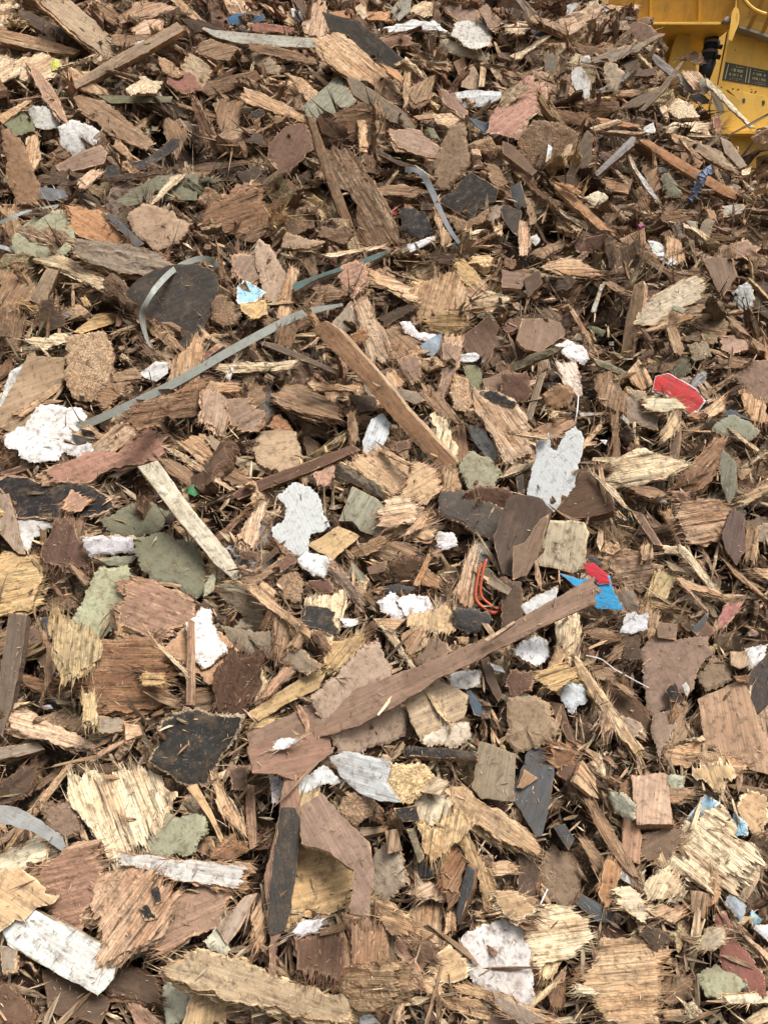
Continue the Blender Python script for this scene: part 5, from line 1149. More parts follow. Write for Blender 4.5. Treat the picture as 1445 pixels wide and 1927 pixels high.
def place_outline(px, th, opts, seed, extra=0.0):
    """a plane on the heap that carries this outline: returns centre, normal, 3D outline; updates the depth raster"""
    r = np.random.default_rng(seed + 500)
    c = px.mean(0); d0 = rays(c[0], c[1])
    up_ = min(1, max(0, (900 - c[1]) / 900.0)); n = unit(.50 * unit(-d0) + .50 * PN + np.array([0, 0, .30 * up_]))
    if 'n' in opts: a, m = opts['n']; n = lean(unit(.8 * unit(-d0) + .2 * PN), a, m)
    else: n = lean(n, r.random() * 360, abs(r.normal(0, 17)))
    x0, y0 = px.min(0); x1, y1 = px.max(0)
    m = (gx > x0 - CELL) & (gx < x1 + CELL) & (gy > y0 - CELL) & (gy < y1 + CELL)
    ii, jj = np.nonzero(m); q = np.column_stack([gx[ii, jj], gy[ii, jj]]); k = inside(q, px)
    if k.sum() < 2:
        a, b = cell(px[:, 0], px[:, 1]); ii, jj = a, b
    else: ii, jj = ii[k], jj[k]
    dd = GD[ii, jj]; nd = -(dd @ n); nd0 = -(d0 @ n); nd = np.maximum(nd, .12)
    want = (DEP[ii, jj] - .30 * th / nd) * nd / nd0       # distance of the plane at the centre for every cell
    q = 22 if not IDM[ii, jj].any() else 12
    want = want[DEP[ii, jj] < 11]
    if len(want) == 0: want = np.array([T0[T0 < 11].max() * .98])
    D = np.percentile(want, q) - r.uniform(0, .028)
    base = T0[ii, jj]; base = base[base < 11]
    if len(base): D = np.clip(D, np.median(base) - .22, np.median(base) + .03)
    dr = rays(px[:, 0], px[:, 1]); t = D * nd0 / np.maximum(-(dr @ n), .12)
    P3 = EYE + t[:, None] * dr
    tt = D * nd0 / nd
    DEP[ii, jj] = np.minimum(DEP[ii, jj], tt); IDM[ii, jj] = True
    return EYE + D * d0, n, P3, D

KIND = {'ch': ('wood_chip', 'wood chip'), 'pl': ('plank', 'plank'), 'st': ('wood_stick', 'stick'), 'sp': ('splinter', 'splinter'), 'fb': ('fibreboard_piece', 'fibreboard'),
        'pb': ('painted_board', 'painted board'), 'lb': ('laminate_board', 'laminate board'), 'ck': ('wood_block', 'wood block'), 'cl': ('cloth_scrap', 'cloth'), 'ps': ('plastic_scrap', 'plastic scrap')}
GRP = {'wood chip': 'torn wood chips in the heap', 'plywood': 'plywood pieces in the heap', 'plank': 'broken planks in the heap', 'stick': 'sticks and laths in the heap', 'splinter': 'splinters in the heap',
       'fibreboard': 'fibreboard pieces in the heap', 'painted board': 'painted pieces in the heap', 'laminate board': 'laminate pieces in the heap', 'wood block': 'wood blocks in the heap', 'cloth': 'cloth scraps in the heap', 'plastic scrap': 'plastic scraps in the heap'}

entries = []; ox = oy = 0
for ln in DATA.strip().splitlines():
    ln = ln.strip()
    if not ln: continue
    if ln[0] == '@': ox, oy = map(float, ln[1:].split()); continue
    lm = ln[0] == '*'; part = ln[0] == '>'
    f = ln.lstrip('*>').split('|'); opts = {}
    for o in f[5].split(','):
        if '=' in o:
            a, b = o.split('='); opts[a] = tuple(map(float, b.split(':'))) if ':' in b else float(b)
    px = np.array([list(map(float, p.split(','))) for p in f[6].split()]) / 2.89 + (ox, oy)
    px = px.mean(0) + (px - px.mean(0)) * (1.0 if f[0] in ('pl', 'st') else 1.06)
    e = dict(kind=f[0], col=f[1], edge=f[2], th=float(f[3]) * .001, g=f[4], opts=opts, px=px, desc=f[7], lm=lm, kids=[], idx=len(entries))
    if part: entries[-1]['kids'].append(e)
    else: entries.append(e)

# labels: what it looks like, plus what it lies beside (the nearest well marked piece)
MARKS = [e for e in entries if e['lm']]
def rel(e, m, short=False):
    d = e['px'].mean(0) - m['px'].mean(0)
    lo, hi = m['px'].min(0), m['px'].max(0); c = e['px'].mean(0)
    if abs(d[0]) > abs(d[1]): return 'left of' if d[0] < 0 else 'right of'
    return 'above' if d[1] < 0 else 'below'
def gap(e, m):
    A, B = e['px'], m['px']; return np.sqrt(((A[:, None] - B[None]) ** 2).sum(2)).min()
used = {}
STOP = 'with a an the in on at of and under below above beside over from by to down into running lying standing curved coloured coated triangular flat frayed small pale thin behind between right left like near out reaching slanting split dark touching brown red tan green grey white'.split()
for e in entries:
    if e['lm']: e['label'] = e['desc']; used[e['label']] = e
for e in entries:
    if e['lm']: continue
    best = None
    for m in sorted(MARKS, key=lambda m: gap(e, m) + .35 * np.linalg.norm(e['px'].mean(0) - m['px'].mean(0)))[:12]:
        lab = f"{e['desc']}, {rel(e, m)} the {m['desc']}"
        if len(lab.split()) > 16:
            wd = e['desc'].split()[:max(3, 16 - 3 - len(m['desc'].split()))]
            while wd[-1] in STOP: wd.pop()
            lab = f"{' '.join(wd)}, {rel(e, m)} the {m['desc']}"
        if len(lab.split()) <= 16 and lab not in used: best = lab; break
    e['label'] = best or e['desc']; used[e['label']] = e

def build_piece(e, parent=None, plane=None):
    px = e['px']; th = e['th']; seed = 1000 + e['idx'] * 7 + (0 if parent is None else 3 + e.get('kid', 0))
    dist_scale = 1.0
    if plane is None: C0, n, P3, D = place_outline(px, th, e['opts'], seed)
    else:
        C0, n, D = plane; C0 = C0 + n * .0035
        dr = rays(px[:, 0], px[:, 1]); t = ((C0 - EYE) @ n) / (dr @ n); P3 = EYE + t[:, None] * dr
    base = P3.mean(0)
    if e['g'] == 'a':
        q = P3 - base; w_, v_ = np.linalg.eigh(q.T @ q); u = v_[:, -1]
    else:
        a = R(float(e['g'])); c = px.mean(0); d2 = rays(c[0] + 20 * math.cos(a), c[1] - 20 * math.sin(a)); d1 = rays(c[0], c[1])
        u = d2 * ((base - EYE) @ n) / (d2 @ n) - d1 * ((base - EYE) @ n) / (d1 @ n)
    u = unit(u - n * (u @ n)); v = np.cross(n, u)
    poly = np.column_stack([(P3 - base) @ u, (P3 - base) @ v])
    area = abs(np.sum(poly[:, 0] * np.roll(poly[:, 1], -1) - np.roll(poly[:, 0], -1) * poly[:, 1])) / 2
    step = max(D / FPX * 2.6, math.sqrt(area) / 62)
    lay = 1
    if e['edge'] == 'j' and e['kind'] in ('ch', 'ck', 'fb', 'lb', 'pl') and parent is None: lay = 3 if th >= .012 else 2
    if e['kind'] == 'pb' and e['edge'] == 'c' and th > .006: lay = 1
    arr = piece_arrays(poly, e['edge'], th / (lay if lay > 1 else 1) * (1.15 if lay > 1 else 1), seed, step, e['col'], e['opts'].get('k', 0), spikes=parent is None and e['edge'] == 'j',
                       fk={'pb': .25, 'cl': .3, 'fb': .45}.get(e['kind'], .8), layers=lay)
    if arr is None: print('EMPTY', e['desc']); return None
    P, F, gc, ct, rw, prm = arr
    if parent is not None: P[:, 2] += .0015
    mat4 = mathutils.Matrix(((u[0], v[0], n[0], base[0]), (u[1], v[1], n[1], base[1]), (u[2], v[2], n[2], base[2]), (0, 0, 0, 1)))
    nm, cat = KIND.get(e['kind'], (e['kind'], None))
    if 'plywood' in e['desc'] and e['kind'] == 'ch': nm, cat = 'plywood_piece', 'plywood'
    me = mesh_from(nm, P, F, gc, ct, rw, prm, MATS[e['edge']])
    ob = bpy.data.objects.new(nm, me); col.objects.link(ob); ob.matrix_world = mat4
    if parent is None:
        ob['label'] = e['label']; ob['category'] = cat; ob['group'] = GRP[cat]
        for k, kid in enumerate(e['kids']):
            kid['kid'] = k; kid['idx'] = e['idx']
            kb = build_piece(kid, parent=ob, plane=(P3.mean(0), n, D))
            if kb: M = kb.matrix_world.copy(); kb.parent = ob; kb.matrix_parent_inverse = mathutils.Matrix.Identity(4); kb.matrix_basis = mat4.inverted() @ M
    return ob

import time
t_ = time.time()
for e in sorted(entries, key=lambda e: (e['opts'].get('p', 1), e['idx'])):
    build_piece(e)
print('pieces', len(entries), round(time.time() - t_, 1), 's')

# ---------------------------------------------------------------- straps and other thin bent things
def add_obj(name, P, F, colkey, mat, label=None, cat=None, group=None, parent=None, smooth=True, gl=.2, tint=None):
    face, raw, cov, g0 = PAL[colkey]; m = len(P)
    P = np.asarray(P, float)
    base = P.mean(0) if parent is None else np.array(parent['_b'])
    me = mesh_from(name, P - base, np.asarray(F), P + 3.0, np.tile(face, (m, 1)), np.tile(raw, (m, 1)), np.tile([1, .05, gl], (m, 1)), mat, smooth)
    o = bpy.data.objects.new(name, me); col.objects.link(o)
    if parent is None: o.location = base
    else: o.parent = parent
    if label: o['label'] = label
    if cat: o['category'] = cat
    if group: o['group'] = group
    return o
def lift(px, py, up):
    a, b = cell(px, py); d = rays(px, py); t = DEP[a, b]
    t = np.where(t > 11, np.nan, t); t = np.where(np.isnan(t), np.nanmin(t), t)
    return d, t - up
def spline(pts, m):
    pts = np.asarray(pts, float); n = len(pts); out = []
    ext = np.vstack([2 * pts[0] - pts[1], pts, 2 * pts[-1] - pts[-2]])
    for i in range(n - 1):
        p0, p1, p2, p3 = ext[i:i + 4]
        for t in np.arange(m) / m:
            out.append(.5 * ((2 * p1) + (-p0 + p2) * t + (2 * p0 - 5 * p1 + 4 * p2 - p3) * t * t + (-p0 + 3 * p1 - 3 * p2 + p3) * t ** 3))
    out.append(pts[-1]); return np.array(out)
def strap(name, path, wpx, colkey, label, cat, th=.0012, twist=(0, 0)):
    """path of (px, py, lift in m, width in photo px, twist deg) -> a bent band with thickness lying on the heap"""
    p = spline(path, 26)
    d, t = lift(p[:, 0], p[:, 1], 0 * p[:, 2])
    k = np.ones(53) / 53; tp = np.pad(t, 26, mode='edge'); ts = np.convolve(tp, k, 'valid'); ts = np.convolve(np.pad(ts, 26, mode='edge'), k, 'valid'); t = ts - p[:, 2]
    C = EYE + t[:, None] * d
    T = np.gradient(C, axis=0); T /= np.linalg.norm(T, axis=1)[:, None]
    P = []; F = []
    for i in range(len(C)):
        vn_ = unit(EYE - C[i]); s = unit(np.cross(T[i], vn_)); nn = unit(np.cross(s, T[i]))
        a = R(p[i, 4]); s2 = s * math.cos(a) + nn * math.sin(a); n2 = np.cross(T[i], s2); n2 = unit(n2)
        w_ = p[i, 3] / FPX * t[i] * .43
        P += [C[i] - s2 * w_, C[i] + s2 * w_, C[i] + s2 * w_ - n2 * th, C[i] - s2 * w_ - n2 * th]
        if i:
            a0, b0 = (i - 1) * 4, i * 4
            for q in range(4):
                q2 = (q + 1) % 4; F += [(a0 + q, b0 + q, b0 + q2), (a0 + q, b0 + q2, a0 + q2)]
    m = len(P) - 4; F += [(0, 1, 2), (0, 2, 3), (m, m + 2, m + 1), (m, m + 3, m + 2)]
    return add_obj(name, P, F, colkey, MP, label, cat, 'packing straps in the heap' if 'strap' in name else None, smooth=False)
PAL['strapg'] = ((.235, .245, .215), TAN, 1, .3); PAL['strapd'] = ((.235, .25, .26), TAN, 1, .3); PAL['strapb'] = ((.42, .50, .50), TAN, 1, .3); PAL['clip'] = ((.46, .075, .022), TAN, 1, .3)
PAL['wire'] = ((.72, .70, .66), TAN, 1, .1)
strap('packing_strap', [(147, 806, .03, 17, 0), (240, 764, .035, 17, 5), (330, 720, .04, 18, 0), (420, 668, .045, 18, 0), (500, 624, .045, 18, 5), (570, 590, .05, 16, 10), (645, 573, .04, 6, 10)], 17, 'strapg', 'long grey green packing strap lying across the heap, ending above the big batten', 'strap')
strap('packing_strap', [(409, 505, .05, 12, 30), (398, 490, .06, 13, 10), (370, 488, .06, 12, 0), (330, 506, .06, 12, -5), (297, 538, .07, 12, -10), (276, 570, .08, 11, -20), (268, 595, .07, 14, 20), (274, 630, .05, 10, 30), (288, 660, .02, 7, 30)], 12, 'strapg', 'curled grey green strap looped over the dark slate coloured board', 'strap')
strap('packing_strap', [(762, 319, .08, 12, 0), (785, 321, .09, 10, 20), (800, 335, .09, 14, -20), (815, 365, .08, 13, -10), (832, 405, .06, 11, 0), (848, 435, .05, 9, 0), (864, 458, .04, 7, 0)], 12, 'strapd', 'kinked grey plastic strap hanging beside the large black sheet', 'strap')
strap('packing_strap', [(-12, 424, .06, 6, 0), (25, 408, .06, 6, 0), (55, 397, .05, 5, 0), (110, 386, .03, 4, 0)], 6, 'strapb', 'pale blue thin strap entering from the left edge above the large sage green board', 'strap')
strap('packing_strap', [(-10, 462, .05, 8, 0), (15, 468, .05, 8, 0), (40, 482, .03, 6, 0)], 6, 'wire', 'short cream band end at the left edge below the large sage green board', 'strap')
strap('string', [(1102, 1233, .05, 2.2, 0), (1130, 1240, .06, 2.2, 0), (1155, 1258, .06, 2.4, 0), (1190, 1278, .05, 2.4, 0), (1220, 1294, .03, 2.2, 0)], 2, 'wire', 'taut thin white string beside the big mud brown blotchy board', 'string')
strap('string', [(1088, 744, .05, 2.2, 0), (1086, 770, .06, 2.4, 0), (1081, 800, .04, 2.4, 0)], 2, 'wire', 'short white thread above the white woven cloth with a torn top', 'string')
strap('string', [(1030, 1673, .05, 2.4, 0), (1012, 1712, .05, 2.6, 0), (993, 1762, .03, 2.6, 0)], 2, 'wire', 'thin white straight thread over the pale yellow ribbed plywood', 'string')

# orange red plastic clip: one bent bracket with a raised rim
def tube(path, rad, sides=8):
    P = []; F = []; C = np.asarray(path, float); T = np.gradient(C, axis=0)
    for i in range(len(C)):
        t = unit(T[i]); a = unit(np.cross(t, [.3, .2, .93])); b = np.cross(t, a); r_ = rad[i] if hasattr(rad, '__len__') else rad
        for k in range(sides):
            g = 2 * math.pi * k / sides; P.append(C[i] + r_ * (math.cos(g) * a + math.sin(g) * b))
        if i:
            for k in range(sides):
                k2 = (k + 1) % sides; A = (i - 1) * sides; B_ = i * sides
                F += [(A + k, A + k2, B_ + k2), (A + k, B_ + k2, B_ + k)]
    m = len(P) - sides
    for k in range(1, sides - 1): F += [(0, k + 1, k), (m, m + k, m + k + 1)]
    return P, F
cl_px = [(906, 1060, .0), (899, 1085, .01), (895, 1126, .02), (912, 1145, .025), (929, 1153, .025), (948, 1141, .02)]
q = spline(cl_px, 5); d, t = lift(q[:, 0], q[:, 1], 0 * q[:, 0]); t = np.full(len(t), t.mean()) - q[:, 2]
C = EYE + t[:, None] * d
P1, F1 = tube(C, np.linspace(.003, .0065, len(C)))
clip = add_obj('plastic_clip', P1, F1, 'clip', MP, 'orange red bent plastic clip half buried at the centre right', 'plastic clip')
clip['_b'] = list(clip.location)
P2, F2 = tube(C + .011 * UP + np.array([.012, 0, 0]) + .004 * VIEWN, .0035); add_obj('rim', P2, F2, 'clip', MP, parent=clip)
del clip['_b']

# ribbon tied round the orange batten
PAL['rag'] = ((.30, .36, .50), TAN, 1, .1); PAL['ragw'] = ((.62, .62, .68), TAN, 1, .1)
rb = [(1334, 322, .06, 9, 0), (1322, 328, .075, 10, 30), (1318, 340, .08, 9, -30), (1312, 352, .06, 10, 20), (1304, 368, .05, 8, -40), (1297, 378, .04, 6, 0)]
p = spline(rb, 8); d, t = lift(p[:, 0], p[:, 1], 0 * p[:, 0]); t = np.full(len(t), np.median(t)) - p[:, 2]
C = EYE + t[:, None] * d; r_ = np.random.default_rng(5); P, F = tube(C, .012 + .006 * r_.random(len(C)), 7)
P = np.array(P) + r_.normal(0, .0028, (len(P), 3))
rag = add_obj('ribbon', P, F, 'rag', MC, 'crumpled blue and white ribbon tied round the orange batten', 'ribbon', smooth=False)

# ---------------------------------------------------------------- the loose stuff of the heap: thousands of chips, splinters and crumbs (one object)
protos = []
pr = np.random.default_rng(99)
for i in range(64):
    typ = 'chip' if i < 34 else ('board' if i < 44 else ('sliver' if i < 58 else 'lump'))
    if typ == 'chip': lu, lv, edge, th = pr.uniform(.7, 1.3), pr.uniform(.35, .8), 'j', pr.uniform(.06, .16)
    elif typ == 'board': lu, lv, edge, th = pr.uniform(.7, 1.1), pr.uniform(.5, .9), 'c', pr.uniform(.05, .12)
    elif typ == 'sliver': lu, lv, edge, th = pr.uniform(1.2, 1.9), pr.uniform(.08, .22), 'j', pr.uniform(.04, .12)
    else: lu, lv, edge, th = pr.uniform(.6, .9), pr.uniform(.5, .8), 'c', pr.uniform(.25, .45)
    k = pr.integers(4, 7); a = np.sort(pr.random(k)) * 2 * math.pi if typ == 'lump' else (np.arange(k) + pr.uniform(-.3, .3, k)) / k * 2 * math.pi
    # shapes are made at 8 cm and scaled
    poly = np.column_stack([np.cos(a) * lu, np.sin(a) * lv]) * .045 * pr.uniform(.85, 1.15, (k, 1))
    if typ == 'sliver': poly = np.array([(-lu, -lv * .5), (lu * pr.uniform(.5, 1), -lv), (lu, lv * .4), (-lu * .6, lv)]) * .04
    elif pr.random() < .5: poly = np.array([(-lu, -lv), (lu * pr.uniform(.7, 1), -lv * pr.uniform(.6, 1)), (lu, lv * pr.uniform(.4, 1)), (-lu * pr.uniform(.6, 1), lv)]) * .038
    arr = piece_arrays(poly, edge, th * .08, 4000 + i, .0048, 'tan', 0, spikes=True, du=.014, dv=.0055 if edge == 'j' else .011)
    if arr is None: continue
    P, F, gc, ct, rw, prm = arr
    protos.append((typ, edge, P, F, prm[:, 1]))
print('proto verts', np.mean([len(p[2]) for p in protos]))
chipP = {k: [p for p in protos if p[0] == k] for k in ('chip', 'board', 'sliver', 'lump')}
FCOL = ['tan', 'tan', 'brown', 'brown', 'darkr', 'brownd', 'rust', 'brownr', 'brownp', 'redd', 'brown', 'brown', 'brown', 'brownr', 'brownr', 'pinkb', 'pinkt', 'redw', 'rust', 'pale', 'straw', 'tan2', 'greyb', 'greyt', 'dark', 'darkr', 'darkr', 'mdf', 'orangeb', 'ochre', 'pink', 'brownp', 'cork', 'tanl', 'mauve', 'olivew', 'honeyl', 'brownc']
FCOLR = ['white', 'green', 'slate', 'grey', 'olive', 'greyw2', 'redd', 'cream', 'blackd', 'greenl', 'greyl', 'slated', 'orangel', 'white2']
class Acc:
    def __init__(s): s.v = []; s.f = []; s.g = []; s.c = []; s.r = []; s.p = []; s.n = 0
    def add(s, proto, M, pos, sc_, colk, r, zs=1.0):
        typ, edge, P, F, ed = proto
        Q = P * [1, min(1, .05 / sc_ / .08) if typ == 'needle' else 1, zs] * sc_
        s.v.append(Q @ M.T + pos); s.f.append(F + s.n); s.g.append(Q + r.random(3) * 50)
        face, raw, cov, gl = PAL[colk]; j = r.uniform(.30, 1.15); m = len(P)
        s.c.append(np.tile(np.clip(np.array(face) * j, 0, .85), (m, 1))); s.r.append(np.tile(np.clip(np.array(raw) * j, 0, .8), (m, 1)))
        s.p.append(np.column_stack([np.full(m, cov), ed * sc_, np.full(m, gl)])); s.n += m
    def out(s, name, mat):
        me = mesh_from(name, np.concatenate(s.v), np.concatenate(s.f), np.concatenate(s.g), np.concatenate(s.c), np.concatenate(s.r), np.concatenate(s.p), mat)
        o = bpy.data.objects.new(name, me); col.objects.link(o); return o
def basis(n, r):
    a = unit(np.cross(n, unit(r.normal(0, 1, 3)))); return np.column_stack([a, np.cross(n, a), n])
accW, accB = Acc(), Acc()
fr = np.random.default_rng(2024)
def surf(x, y):
    e_ = .01; z = heap(x, y); zx = heap(x + e_, y); zy = heap(x, y + e_)
    n = np.stack([-(zx - z) / e_, -(zy - z) / e_, np.ones_like(z)], -1); return z, n / np.linalg.norm(n, axis=-1)[..., None]
OFX = np.array([0, -1, 1, 0, 0, -.6, .6, -.6, .6]); OFY = np.array([0, 0, 0, -1, 1, -.6, -.6, .6, .6])
def scatter(count, smin, smax, dlo, dhi, tilt, kinds, probs, xr=(-2.9, 2.9), near=1.0, power=1.6, outside=False):
    # denser near the camera, where more of the small stuff can be made out
    y = .55 + (4.9 - .55) * fr.random(count) ** near; x = fr.uniform(-1, 1, count) * np.minimum(xr[1], .95 + .62 * y)
    z, nn = surf(x, y)
    P = np.column_stack([x, y, z]); px, py, dd = topix(P)
    size = smin + (smax - smin) * fr.random(count) ** power
    off = fr.uniform(dlo, dhi, count)
    size = size * (.62 + .8 * vn(x / .22, y / .22, 31)) * (1 + .45 * np.clip((y - 1.3) / 2.2, 0, 1))
    ki = fr.choice(len(kinds), count, p=probs)
    keep = 0; hol = hollow(x, y)
    for i in range(count):
        if z[i] < -.05 or (dhi > -.05 and hol[i] > .42 and fr.random() < .82): continue
        if outside and -150 < px[i] < 1600: continue
        pos = P[i] + nn[i] * off[i]
        d = pos - EYE; t = d @ FW
        if t < .9: continue
        a, b = cell(px[i], py[i])
        hs = size[i] * (.30 if size[i] < .09 else .48) / t * FPX
        ca, cb = cell(px[i] + hs * OFX, py[i] + hs * OFY)
        if size[i] > .05 and SKYM[ca, cb].any(): continue
        im = IDM[ca, cb]
        if im.any():
            lim = (DEP[ca, cb][im]).max() + .012 + size[i] * .22
            if t < lim:
                if lim > t + .24: continue
                pos = EYE + d * (lim / t)
        f_ = min(1, max(0, (y[i] - 1.3) / 2.2)); n = unit(nn[i] * .75 + (.25 - .15 * f_) * unit(-d) + np.array([0, 0, .55 * f_]) + fr.normal(0, tilt, 3))
        k = kinds[ki[i]]; pl_ = chipP[k]; pt = pl_[fr.integers(len(pl_))]
        ck = FCOL[fr.integers(len(FCOL))] if fr.random() > .05 else FCOLR[fr.integers(len(FCOLR))]
        (accW if pt[1] == 'j' else accB).add(pt, basis(n, fr), pos, size[i] / .08, ck, fr, fr.uniform(.8, 2.1)); keep += 1
    return keep
K = ('chip', 'board', 'sliver', 'lump')
k0 = scatter(4200, .10, .19, -.25, -.13, .35, K, (.62, .18, .08, .12), near=.9)
k1 = scatter(2700, .08, .17, -.13, -.03, .5, K, (.62, .16, .12, .10), near=.9)
k2 = scatter(4600, .05, .13, -.07, .03, .55, K, (.60, .10, .22, .08), near=.95)
k3 = scatter(6500, .025, .065, -.04, .02, .60, K, (.42, .10, .40, .08), near=1.1)
k6 = scatter(1500, .13, .24, -.05, .03, .5, ('chip', 'board', 'sliver', 'lump'), (.55, .25, .12, .08), near=.45, power=1.1)
k4 = scatter(2800, .05, .15, -.05, .03, .6, ('sliver',), (1.0,), near=.95)
k5 = scatter(1900, .10, .26, -.03, .03, .45, ('chip', 'board', 'sliver'), (.6, .2, .2), outside=True, power=1.2)
print('filler', k1, k2, k3, round(time.time() - t_, 1))
# crumbs and short fibres lying on top of everything, bigger pieces included
def crumbs(count, lmin, lmax, cov):
    px = fr.uniform(-120, 1560, count); py = fr.uniform(-60, 2050, count)
    ok = fr.random(count) < np.where(IDM[cell(px, py)], cov, 1.0); px, py = px[ok], py[ok]
    a, b = cell(px, py); t = DEP[a, b]; k = (t < 11); px, py, t = px[k], py[k], t[k]
    dep2 = np.where(IDM[cell(px, py)], .003, fr.uniform(-.01, .02, len(px)))
    d = rays(px, py); P = EYE + (t - dep2)[:, None] * d
    for i in range(len(P)):
        sl = chipP['sliver']; pt = sl[fr.integers(len(sl))] if fr.random() < .75 else chipP['chip'][fr.integers(len(chipP['chip']))]
        n = unit(.5 * PN + .5 * unit(-d[i]) + fr.normal(0, .16 if lmax < .02 else .45, 3))
        s = fr.uniform(lmin, lmax) / .08
        accW.add(SMALL[fr.integers(len(SMALL))], basis(n, fr), P[i], s, ('pale', 'tan', 'straw', 'brown', 'pinkt', 'tan', 'cream2')[fr.integers(7)], fr)
SMALL = []
for i in range(14):
    l, wd, h_ = pr.uniform(.03, .06), pr.uniform(.002, .008), pr.uniform(.002, .005)
    P = np.array([(-l, -wd * .3, 0), (-l * .9, wd, 0), (l * .3, wd * 1.2, h_), (l, wd * .1, h_ * .5), (l * .4, -wd, 0), (-l * .2, -wd, h_), (-l * .2, 0, -h_), (l * .4, 0, -h_)])
    P[:, 2] += pr.normal(0, .004, 8) * (np.abs(P[:, 0]) > l * .5)
    F = np.array([(0, 5, 1), (1, 5, 2), (5, 4, 2), (4, 3, 2), (0, 6, 5), (5, 6, 7), (5, 7, 4), (4, 7, 3), (0, 1, 6), (1, 2, 6), (6, 2, 7), (7, 2, 3)])
    SMALL.append(('sliver', 'j', P, F, np.full(8, -.02)))
crumbs(18000, .004, .013, .40)
crumbs(9000, .014, .05, .04)
crumbs(2600, .04, .12, .02)
o = accW.out('wood_debris', MW); o['kind'] = 'stuff'; o['label'] = 'small splinters, chips and fibres filling the heap between the larger pieces'; o['category'] = 'wood debris'
o = accB.out('board_debris', MB); o['kind'] = 'stuff'; o['label'] = 'small crumbled board fragments filling the heap between the larger pieces'; o['category'] = 'board debris'
print('verts', accW.n + accB.n, round(time.time() - t_, 1))

# solid inside of the heap; its dark colour paints shade into the gaps
def flat_mat(name, c1, c2, scale, bump=.02, rough=.95):
    m = bpy.data.materials.new(name); m.use_nodes = True; nt = m.node_tree; b = nt.nodes['Principled BSDF']
    g = N(nt, 'ShaderNodeNewGeometry').outputs['Position']
    a = noise(nt, g, scale, 6, .7); b2 = noise(nt, g, scale * .15, 3, .6)
    c = mixc(nt, ramp(nt, a, .35, .65), c1, c2); c = mixc(nt, ramp(nt, b2, .4, .7, 0, .5), c, tuple(x * .6 for x in c1))
    nt.links.new(c, b.inputs['Base Color']); b.inputs['Roughness'].default_value = rough
    bp = N(nt, 'ShaderNodeBump'); bp.inputs['Distance'].default_value = bump; nt.links.new(a, bp.inputs['Height']); nt.links.new(bp.outputs[0], b.inputs['Normal'])
    return m
MDK = flat_mat('heap_core_shade', (.035, .022, .014), (.09, .055, .032), 45)
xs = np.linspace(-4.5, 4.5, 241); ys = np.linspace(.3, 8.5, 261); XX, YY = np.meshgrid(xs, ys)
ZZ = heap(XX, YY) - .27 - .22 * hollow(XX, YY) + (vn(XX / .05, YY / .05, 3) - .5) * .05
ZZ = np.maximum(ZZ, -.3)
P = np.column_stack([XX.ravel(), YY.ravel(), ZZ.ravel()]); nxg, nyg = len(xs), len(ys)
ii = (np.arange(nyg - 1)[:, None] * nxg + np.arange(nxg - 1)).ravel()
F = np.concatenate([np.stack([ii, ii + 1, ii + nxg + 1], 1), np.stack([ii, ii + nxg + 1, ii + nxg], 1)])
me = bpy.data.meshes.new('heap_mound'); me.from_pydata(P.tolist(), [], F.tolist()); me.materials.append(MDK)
o = bpy.data.objects.new('heap_mound', me); col.objects.link(o); o['kind'] = 'structure'; o['label'] = 'inside of the wood waste heap, coloured dark as shade in the gaps'

MG = flat_mat('ground_soil', (.11, .085, .06), (.20, .16, .115), 9)
me = bpy.data.meshes.new('ground'); me.from_pydata([(-250, -250, 0), (250, -250, 0), (250, 250, 0), (-250, 250, 0)], [], [(0, 1, 2, 3)]); me.materials.append(MG)
o = bpy.data.objects.new('ground', me); col.objects.link(o); o['kind'] = 'structure'

# ---------------------------------------------------------------- yellow screening machine beyond the crest
def paint_mat(name, c, rough=.5, wear=.5, rust=(.16, .075, .035)):
    m = bpy.data.materials.new(name); m.use_nodes = True; nt = m.node_tree; b = nt.nodes['Principled BSDF']
    g = N(nt, 'ShaderNodeTexCoord').outputs['Object']
    a = noise(nt, g, 5, 5, .65); s = noise(nt, g, 42, 3, .65); st = noise(nt, g, (16, 16, 1.6), 4, .6)
    cc = mixc(nt, ramp(nt, a, .4, .68, 0, .45 * wear), c, tuple(x * .58 for x in c))
    cc = mixc(nt, ramp(nt, st, .50, .70, 0, .55 * wear), cc, (.30, .20, .09))
    cc = mixc(nt, ramp(nt, s, .66, .72, 0, 1.0), cc, rust)
    nt.links.new(cc, b.inputs['Base Color']); nt.links.new(ramp(nt, a, .3, .7, rough, rough + .3), b.inputs['Roughness'])
    bp = N(nt, 'ShaderNodeBump'); bp.inputs['Distance'].default_value = .003; bp.inputs['Strength'].default_value = .4
    nt.links.new(s, bp.inputs['Height']); nt.links.new(bp.outputs[0], b.inputs['Normal'])
    return m
MY = paint_mat('yellow_paint', (.82, .48, .07)); MYD = paint_mat('dusty_yellow_paint', (.68, .40, .08), .6, 1.0); MRB = paint_mat('black_rubber', (.035, .04, .05), .5, .2, (.1, .1, .1))
MST = paint_mat('worn_steel', (.34, .30, .25), .4, .6); MDEC = paint_mat('decal_black', (.035, .032, .022), .45, .3, (.2, .17, .08)); MDY = paint_mat('decal_yellow', (.50, .45, .20), .6, .5)
root = bpy.data.objects.new('screening_machine', None); col.objects.link(root)
mc = EYE + 6.2 * rays(1330, 250); root.location = (mc[0], mc[1], 0)
root['label'] = 'yellow steel waste screening machine standing behind the right side of the heap'; root['category'] = 'machine'
def W(px, py, Y):
    d = rays(px, py); return EYE + d * (Y / d[1])
